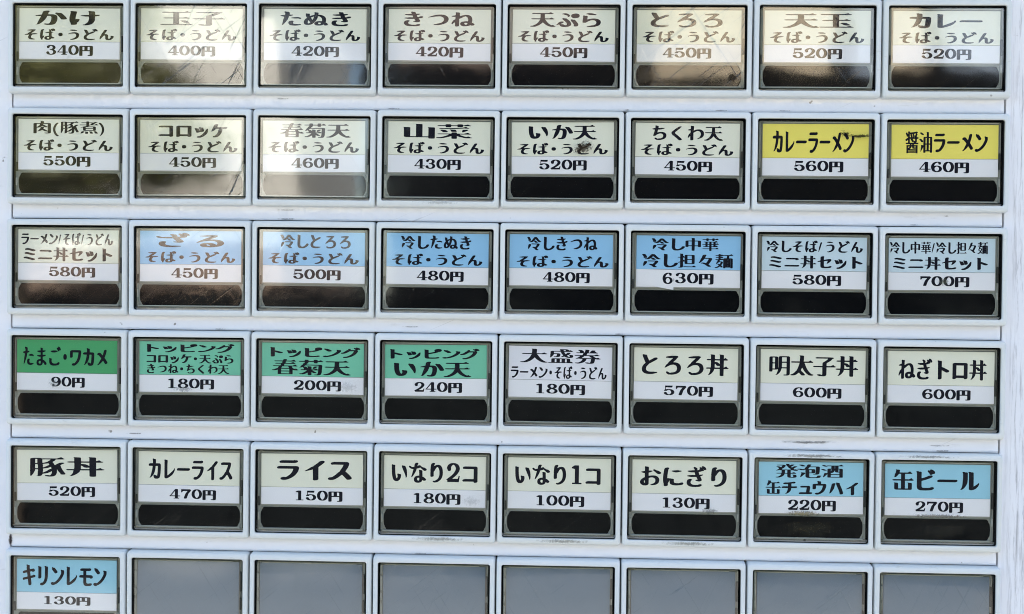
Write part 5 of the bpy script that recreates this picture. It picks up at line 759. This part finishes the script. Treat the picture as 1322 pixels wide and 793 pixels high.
def frame_ring(w0, h0, cy, w1, h1, z0, z1, outline_in):
    n = len(outline_in)
    # outer ring with the same number of points, found by pushing the inner outline to the outer rectangle
    outer = []
    for x, y in outline_in:
        outer.append((max(-w1 / 2, min(w1 / 2, x * 1.035)), cy + max(-h1 / 2, min(h1 / 2, (y - cy) * 1.16))))
    return loft('window_frame', [(outline_in, z0), (outline_in, z1 - 0.1), ([(a[0] * .8 + b[0] * .2, a[1] * .8 + b[1] * .2) for a, b in zip(outline_in, outer)], z1),
                                 ([(a[0] * .2 + b[0] * .8, a[1] * .2 + b[1] * .8) for a, b in zip(outline_in, outer)], z1), (outer, z1 - 0.15), (outer, z0)], False, False, 30)
WFRAME = frame_ring(WW, WH, WY, 34.2, 7.2, 1.9, 2.48, barrel(WW + 0.15, WH + 0.15, 0.75, 1.0, WY))
NAMEC = slab('name_card', CW, CH * SPLIT, 0.3, 0, CY1 - CH * SPLIT / 2, 2.7, 0.08)
PRICEC = slab('price_card', CW, CH * (1 - SPLIT) - 0.10, 0.28, 0, CY1 - CH + (CH * (1 - SPLIT) - 0.10) / 2, 2.7, 0.08)
BACKC = slab('card_holder', CW + 0.5, CH + 0.7, 0.55, 0, CY1 - CH / 2 - 0.1, 2.2, 0.2)
TABS = [slab('tab', 0.55, 5.2, 0.5, OW / 2 - 1.0, 0.6, 2.5, 0.12), slab('tab', 0.55, 2.4, 0.55, OW / 2 - 1.05, -6.2, 2.5, 0.12),
        slab('tab', 0.45, 3.0, 0.45, -OW / 2 + 0.95, -3.4, 2.5, 0.1), slab('tab', 0.5, 2.6, 0.55, -OW / 2 + 0.95, -8.2, 2.5, 0.1)]
TABM = ['tab', 'ledge', 'tab', 'ledge']
LEDGE = [slab('flange', OW - 3.4, 0.32, 0.6, 0.2, OH / 2 - 0.98, 2.5, 0.1), slab('flange', OW - 2.6, 0.42, 0.7, -0.2, -OH / 2 + 1.25, 2.5, 0.12)]
def pillow(w, h, z0, dome):
    """a translucent insert, bulging gently toward the front"""
    nx, ny = 12, 10
    vs = [W(-w / 2 + w * i / nx, CAPY - h / 2 + h * j / ny, z0 + dome * (1 - (j / ny * 2 - 1) ** 2) * (1 - 0.6 * (i / nx * 2 - 1) ** 4)) for j in range(ny + 1) for i in range(nx + 1)]
    fs = [(j * (nx + 1) + i, j * (nx + 1) + i + 1, (j + 1) * (nx + 1) + i + 1, (j + 1) * (nx + 1) + i) for j in range(ny) for i in range(nx)]
    n = len(vs)
    rim = [i for i in range(nx + 1)] + [j * (nx + 1) + nx for j in range(1, ny + 1)] + [ny * (nx + 1) + i for i in range(nx - 1, -1, -1)] + [j * (nx + 1) for j in range(ny - 1, 0, -1)]
    for k in rim:
        vs.append((vs[k][0], -2.3 * MM, vs[k][2]))
    m = len(rim)
    fs += [(rim[k], rim[(k + 1) % m], n + (k + 1) % m, n + k) for k in range(m)]
    me = mesh('diffuser', vs, fs, 30)
    if me.polygons[0].normal.y > 0:
        me.flip_normals()
    return me
BLANK = pillow(33.2, 24.4, 2.75, 1.1)
BLIP = slab('flange', 30.5, 0.35, 0.6, -0.6, OH / 2 - 0.95, 2.5, 0.12)
BTABS = [slab('tab', 0.8, hh, 0.5, -OW / 2 + 0.95, yy, 2.5, 0.12) for yy, hh in ((10.9, 3.0), (6.6, 4.6), (2.2, 2.4), (-2.6, 5.2), (-8.6, 4.4))] + \
        [slab('tab', 0.55, 6.5, 0.5, OW / 2 - 1.05, 6.0, 2.5, 0.12), slab('tab', 0.55, 4.0, 0.5, OW / 2 - 1.1, -1.2, 2.5, 0.12)]

SUB = ('そば・うどん', .055, .94, .40, .625)
PR = (.27, .735, .725, .935)
# (card colour, name lines (text, left, right, top, bottom as shares of the card), price, price box)
T = lambda s, a, b, c=.05, d=.335: (s, a, b, c, d)
MENU = [
 [('cream', [T('かけ', .16, .80), SUB], '340', PR), ('cream', [T('玉子', .19, .83), SUB], '400', PR), ('cream', [T('たぬき', .16, .85), SUB], '420', PR),
  ('cream', [T('きつね', .15, .84), SUB], '420', PR), ('cream', [T('天ぷら', .17, .86), SUB], '450', PR), ('cream', [T('とろろ', .13, .82), SUB], '450', (.25, .715, .725, .935)),
  ('cream', [T('天玉', .17, .84), SUB], '520', PR), ('cream', [T('カレー', .15, .835), SUB], '520', PR)],
 [('cream', [T('肉(豚煮)', .15, .855, .04, .34), SUB], '550', (.25, .72, .725, .935)), ('cream', [T('コロッケ', .18, .86, .08, .35), ('そば・うどん', .08, .96, .41, .635)], '450', (.285, .75, .73, .94)),
  ('cream', [T('春菊天', .17, .86), SUB], '460', (.28, .745, .73, .94)), ('cream', [T('山菜', .145, .82), SUB], '430', (.26, .715, .73, .94)),
  ('cream', [T('いか天', .165, .835), SUB], '520', PR), ('cream', [T('ちくわ天', .16, .84), SUB], '450', (.28, .74, .73, .94)),
  ('yellow', [T('カレーラーメン', .095, .865, .13, .56)], '560', (.30, .765, .71, .93)), ('yellow', [T('醤油ラーメン', .13, .90, .13, .55)], '460', (.26, .73, .71, .93))],
 [('cream', [T('ラーメン/そば/うどん', .03, .945, .06, .30), T('ミニ丼セット', .055, .94, .35, .625)], '580', (.31, .77, .73, .94)),
  ('blue', [T('ざる', .16, .83, .04, .32), SUB], '450', (.31, .77, .73, .94)), ('blue', [T('冷しとろろ', .17, .86, .05, .32), SUB], '500', (.30, .765, .73, .94)),
  ('blue', [T('冷したぬき', .14, .83, .04, .31), SUB], '480', (.30, .76, .73, .94)), ('blue', [T('冷しきつね', .17, .85, .04, .31), ('そば・うどん', .07, .96, .41, .635)], '480', (.325, .78, .73, .94)),
  ('blue', [T('冷し中華', .145, .79, .04, .29), T('冷し担々麺', .055, .93, .345, .62)], '630', (.26, .745, .72, .94)),
  ('pale blue', [T('冷しそば/うどん', .04, .96, .065, .30), T('ミニ丼セット', .07, .96, .36, .61)], '580', (.295, .76, .73, .94)),
  ('pale blue', [T('冷し中華/冷し担々麺', .01, .93, .065, .30), T('ミニ丼セット', .04, .93, .36, .61)], '700', (.30, .76, .73, .94))],
 [('green', [T('たまご・ワカメ', .06, .905, .13, .515)], '90', (.345, .68, .73, .94)),
  ('mint', [T('トッピング', .07, .94, .04, .215), T('コロッケ・天ぷら', .07, .93, .25, .43), T('きつね・ちくわ天', .075, .89, .445, .63)], '180', (.285, .74, .73, .94)),
  ('mint', [T('トッピング', .08, .965, .07, .28), T('春菊天', .10, .875, .32, .63)], '200', (.315, .78, .73, .94)),
  ('mint', [T('トッピング', .05, .93, .07, .28), T('いか天', .09, .85, .33, .63)], '240', (.29, .76, .73, .94)),
  ('white', [T('大盛券', .11, .89, .05, .325), T('ラーメン・そば・うどん', .02, .95, .38, .63)], '180', (.27, .745, .73, .94)),
  ('cream', [T('とろろ丼', .075, .91, .11, .53)], '570', (.29, .765, .73, .94)), ('cream', [T('明太子丼', .08, .93, .11, .51)], '600', (.31, .775, .73, .94)),
  ('cream', [T('ねぎトロ丼', .10, .93, .14, .55)], '600', (.325, .78, .73, .94))],
 [('cream', [T('豚丼', .13, .875, .14, .53)], '520', (.315, .78, .72, .93)), ('cream', [T('カレーライス', .10, .93, .14, .55)], '470', (.31, .77, .735, .945)),
  ('cream', [T('ライス', .155, .89, .12, .52)], '150', (.34, .80, .72, .935)), ('cream', [T('いなり2コ', .075, .92, .13, .53)], '180', (.295, .755, .73, .95)),
  ('cream', [T('いなり1コ', .07, .90, .13, .53)], '100', (.28, .745, .73, .95)), ('cream', [T('おにぎり', .075, .91, .11, .52)], '130', (.295, .75, .73, .95)),
  ('sky blue', [T('発泡酒', .16, .81, .035, .305), T('缶チュウハイ', .065, .95, .36, .63)], '220', (.28, .74, .73, .95)),
  ('sky blue', [T('缶ビール', .07, .895, .10, .51)], '270', (.29, .745, .72, .935))],
 [('sky blue', [T('キリンレモン', .06, .90, .11, .525)], '130', (.275, .74, .73, .91))] + [None] * 7,
]
# how each worn cap sits in its bezel: (lean back, turn) in degrees
LEAN = {
    (0, 0): (0.1, -0.1, .05, .02), (0, 1): (0.1, 0.35, .10, .05), (0, 2): (1.0, 0.9, .06, .03), (0, 3): (0.3, 0.8, .04, .02), (0, 4): (-0.2, -0.8, .05, .02),
    (0, 5): (0.8, 0.3, .03, .03), (0, 6): (0.1, 2.4, .08, .04), (0, 7): (0.3, 0.4, .06, .03),
    (1, 0): (0.3, -0.2, .05, .02), (1, 1): (0.4, -0.1, .10, .05), (1, 2): (0.3, 0.3, .10, .04), (1, 3): (-0.2, 0.8, .03, .015), (1, 5): (0.75, 0.1, .05, .02),
    (2, 0): (0.2, -0.1, .06, .03), (2, 1): (0.1, 0.0, .06, .04), (2, 2): (0.1, 0.7, .06, .02),
}
SCRATCHED = {(0, 5), (0, 1), (1, 1)}
COLX = {(0, 5): -.45, (1, 5): -.45, (0, 6): -.4, (1, 6): -.4, (0, 8): .4, (1, 8): .4, (2, 8): .4, (3, 8): .4, 3: .2, 2: .1}
def col_x(r, b):
    """column boundary b of row r"""
    return (b - 4) * PX + COLX.get((r, b), COLX.get(b, 0.0))
READS = [
 ['かけ (plain soba or udon)', '玉子 (tamago soba or udon)', 'たぬき (tanuki soba or udon)', 'きつね (kitsune soba or udon)', '天ぷら (tempura soba or udon)', 'とろろ (tororo soba or udon)',
  '天玉 (tempura and tamago soba or udon)', 'カレー (curry soba or udon)'],
 ['肉 (stewed pork soba or udon)', 'コロッケ (croquette soba or udon)', '春菊天 (shungiku tempura soba or udon)', '山菜 (mountain vegetable soba or udon)',
  'いか天 (squid tempura soba or udon)', 'ちくわ天 (chikuwa tempura soba or udon)', 'カレーラーメン (curry ramen)', '醤油ラーメン (soy sauce ramen)'],
 ['ミニ丼セット (mini bowl set with ramen)', 'ざる (zaru soba or udon)', '冷しとろろ (cold tororo noodles)', '冷したぬき (cold tanuki noodles)', '冷しきつね (cold kitsune noodles)',
  '冷し中華 (cold ramen or tantanmen)', 'ミニ丼セット (mini bowl set with cold soba)', 'ミニ丼セット (mini bowl set with cold ramen)'],
 ['たまご・ワカメ (tamago and wakame)', 'トッピング (topping of croquette, kitsune or chikuwa)', 'トッピング (topping of shungiku tempura)', 'トッピング (topping of squid tempura)',
  '大盛券 (large serving ticket)', 'とろろ丼 (tororo bowl)', '明太子丼 (mentaiko bowl)', 'ねぎトロ丼 (negitoro bowl)'],
 ['豚丼 (pork bowl)', 'カレーライス (curry rice)', 'ライス (rice)', 'いなり2コ (two inari)', 'いなり1コ (one inari)', 'おにぎり (rice ball)', '発泡酒 (low malt beer or chuhai)', '缶ビール (canned beer)'],
 ['lemon drink']]
BLANK_WHERE = ['blank grey button between the lemon drink button and another blank, below the curry rice button', 'blank grey button in the bottom row directly below the rice button',
               'blank grey button in the bottom row directly below the two inari button', 'blank grey button in the bottom row directly below the one inari button',
               'blank grey button in the bottom row directly below the rice ball button', 'blank grey button in the bottom row directly below the low malt beer button',
               'blank grey button in the bottom right corner below the canned beer button']
FRAMES = {}
for r in range(NR):
    for c in range(NC):
        xa, xb = col_x(r, c), col_x(r, c + 1)
        item = MENU[r][c]
        loc = ((xa + xb) / 2 * MM, 0, ZC + row_y(r) * MM)
        if item is None:
            root = thing('blank_button', BLANK_WHERE[c - 1], 'button', loc, 'blank buttons without a card')
        else:
            colour, lines, price, pbox = item
            lab = '%s and white card button reading %s, %s yen' % (colour, READS[r][c], price)
            root = thing('menu_button', lab, 'button', loc, 'menu buttons with printed cards')
        root.rotation_euler = (0, R(random.gauss(0, 0.12)), 0)
        root.scale = ((xb - xa) / PX, 1, 1)
        seed = r * 17 + c
        lean, turn, dome, rough = LEAN.get((r, c), (random.gauss(0.25 if r > 3 else 0, 0.22), random.gauss(0.6 if c == 3 else 0.15, 0.25), random.uniform(.03, .09), random.uniform(.012, .03)))
        if item is None:
            lean, dome = lean - 0.9, 0.14
        link('bezel', BEZEL, M['bezel'], root)
        link('well', WELL, M['gap'], root)
        link('tray', TRAY, M['tray'], root)
        cap = link('button_cap', cap_mesh(seed, dome, rough), [M['cap_dusty' if item is None else 'cap_scratched' if (r, c) in SCRATCHED else 'cap'], M['rim']], root)
        cap.rotation_euler = (R(-lean), 0, R(turn))
        if item is None:
            link('diffuser', BLANK, M['blank'], root)
            link('flange', BLIP, M['ledge'], root)
            for k, tm in enumerate(BTABS):
                link('tab', tm, M['tray' if k < 5 else 'tab'], root)
            continue
        link('card_holder', BACKC, M['tray'], root)
        link('lamp_window', WIN, M['window'], root)
        link('window_frame', WFRAME, M['tray'], root)
        for tm, mk in zip(TABS, TABM):
            link('tab', tm, M[mk], root)
        for lm in LEDGE:
            link('flange', lm, M['ledge'], root)
        nc = bpy.data.objects.new('name_card', NAMEC.copy()); COL.objects.link(nc); nc.parent = root
        nc.data.materials.append(CARDS[colour])
        pc = bpy.data.objects.new('price_card', PRICEC.copy()); COL.objects.link(pc); pc.parent = root
        pc.data.materials.append(M['price'])
        dx, dr = random.gauss(0, 0.10), random.gauss(0, 0.25)
        for o_ in (nc, pc):
            o_.location.x = dx * MM
            o_.rotation_euler = (0, R(dr), 0)
        bx = lambda l: (-CW / 2 + l[0] * CW, -CW / 2 + l[1] * CW, CY1 - l[3] * CH, CY1 - l[2] * CH)
        for l in lines:
            link('lettering', line_mesh(l[0], *bx(l[1:]), 3.03), M['ink'], nc)
        link('lettering', line_mesh(price + '円', *bx(pbox), 3.02), M['ink'], pc)
        if (r, c) == (2, 5):        # a corrected first digit on a slip of its own, stuck on askew
            sl = link('price_slip', loft('price_slip', [([(-16.45, CY1 - 15.2), (-4.6, CY1 - 17.3), (-4.6, CY1 - 10.9), (-16.4, CY1 - 10.75)], 3.06),
                      ([(-16.45, CY1 - 15.2), (-4.6, CY1 - 17.3), (-4.6, CY1 - 10.9), (-16.4, CY1 - 10.75)], 3.14)], True, True), M['price'], pc)
            # the digit printed on the slip
            link('lettering', line_mesh('6', -8.1, -4.9, *bx(pbox)[2:], 3.16), M['ink'], pc)
# ------------------------------------------------------------------ grime: thin films where hands and weather have left them
def grime(parent, x, y, z, w, h, col, scale, stretch=(1, 1, 1), lo=0.5, hi=0.62, strength=0.85, turn=0.0):
    m = smudge_mat('grime_film', col, lo + 0.04, hi + 0.06, scale * 1.6, stretch, strength, (w / 2, h / 2))
    me = mesh('grime', [W(-w / 2, -h / 2, 0), W(w / 2, -h / 2, 0), W(w / 2, h / 2, 0), W(-w / 2, h / 2, 0)], [(0, 1, 2, 3)])
    o = link('grime', me, m, parent)
    o.location = W(x, y, z)
    o.rotation_euler = (0, R(turn), 0)
    return o
def cardpt(u, v):
    return (-CW / 2 + u * CW, CY1 - v * CH)
BTN = {}
for o_ in list(COL.objects):
    if o_.name.split('.')[0] in ('menu_button', 'blank_button'):
        cc = int(round(o_.location.x / MM / PX + 3.5)); rr = int(round(2.5 - ((o_.location.z - ZC) / MM + 15.72) / PY))
        BTN[(rr, cc)] = o_
DARK, BROWN, GREYD = srgb(30, 28, 26), srgb(58, 50, 40), srgb(92, 92, 86)
x_, y_ = cardpt(.70, .50)
grime(BTN[(1, 4)], x_, y_, 4.5, 7.5, 4.6, BROWN, 900, (1, 1, 1), .50, .64, .85, -20)
x_, y_ = cardpt(.78, .20)
grime(BTN[(1, 6)], x_, y_, 4.5, 8.0, 3.0, DARK, 700, (0.5, 1, 1.6), .64, .72, .85, 12)
x_, y_ = cardpt(.92, .235)
grime(BTN[(1, 6)], x_, y_, 4.52, 7.0, 1.2, DARK, 700, (0.4, 1, 1), .50, .6, .9, -3)
grime(BTN[(0, 5)], 13.5, WY - .6, 4.5, 4.2, 4.5, BROWN, 700, (1.3, 1, .8), .58, .68, .8, 30)
grime(BTN[(1, 3)], 0.5, -14.0, 4.83, 16, 1.4, GREYD, 900, (1, 1, 1), .58, .74, .25)
for k in (3, 4, 5):
    grime(BTN[(4, k)], 1.5, -14.3, 4.83, 20, 1.6, srgb(120, 116, 98), 700, (1, 1, 1), .52, .76, .45)
x_, y_ = cardpt(.86, .86)
grime(BTN[(4, 3)], x_, y_, 4.5, 7.0, 4.0, GREYD, 800, (1, 1, 1), .50, .75, .2)
x_, y_ = cardpt(.74, .97)
grime(BTN[(4, 5)], x_, y_, 4.5, 6.0, 2.2, GREYD, 800, (1, 1, 1), .50, .7, .6)
x_, y_ = cardpt(.42, .98)
grime(BTN[(4, 6)], x_, y_, 4.5, 12.0, 2.0, srgb(120, 112, 84), 700, (1, 1, 1), .46, .68, .75)
grime(BTN[(4, 6)], -0.5, WY, 4.5, 22.0, 6.5, srgb(96, 92, 72), 360, (1, 1, .7), .54, .74, .14)
grime(BTN[(4, 7)], 1.0, WY, 4.5, 20.0, 6.5, srgb(96, 92, 80), 360, (1, 1, .7), .55, .74, .12)
grime(BTN[(4, 6)], 0, 14.35, 4.83, 26, 1.7, srgb(104, 98, 84), 800, (.5, 1, 1.2), .58, .74, .5)
grime(BTN[(4, 7)], -4, 14.6, 4.83, 24, 1.3, srgb(104, 100, 86), 900, (.6, 1, 1), .58, .74, .45)
x_, y_ = cardpt(.5, .985)
grime(BTN[(4, 7)], x_, y_, 4.5, 20.0, 1.4, srgb(110, 108, 100), 900, (1, 1, 1), .52, .66, .7)
x_, y_ = cardpt(.85, .85)
grime(BTN[(3, 2)], x_, y_, 4.5, 8.0, 4.5, srgb(120, 122, 124), 800, (1, 1, 1), .52, .75, .25)
x_, y_ = cardpt(.45, .93)
grime(BTN[(3, 1)], x_, y_, 4.5, 8.0, 2.5, srgb(110, 112, 110), 800, (1, 1, 1), .55, .72, .5)
x_, y_ = cardpt(.5, .84)
grime(BTN[(2, 7)], x_, y_, 4.5, 4.0, 3.0, srgb(96, 100, 84), 900, (1, 1, 1), .52, .7, .5)
x_, y_ = cardpt(.38, .86)
grime(BTN[(3, 0)], x_, y_, 4.5, 4.0, 3.0, srgb(120, 124, 120), 900, (1, 1, 1), .52, .7, .5)
# rails and side panel
grime(machine, 99, row_y(3) - BH / 2 - 1.8, 2.3, 22, 1.3, srgb(66, 62, 52), 700, (.3, 1, 1.3), .56, .72, .55)
grime(machine, 140, row_y(3) - BH / 2 - 2.2, 2.3, 10, 0.9, srgb(100, 98, 88), 800, (.4, 1, 1.2), .60, .74, .4)
grime(machine, -158.9, row_y(4) - BH / 2 - 2.0, 2.3, 1.5, 4.0, srgb(58, 46, 42), 800, (1, 1, .6), .45, .6, .8)
for k in range(15):
    rr = random.randrange(0, 5); xx = random.uniform(-150, 150)
    grime(machine, xx, row_y(rr) - BH / 2 - random.choice((1.0, 3.9, 3.9, 2.4)), 2.3, random.uniform(1.5, 9), random.uniform(.4, .7), srgb(100, 98, 92), 1100, (.5, 1, 1), .55, .66, .55)
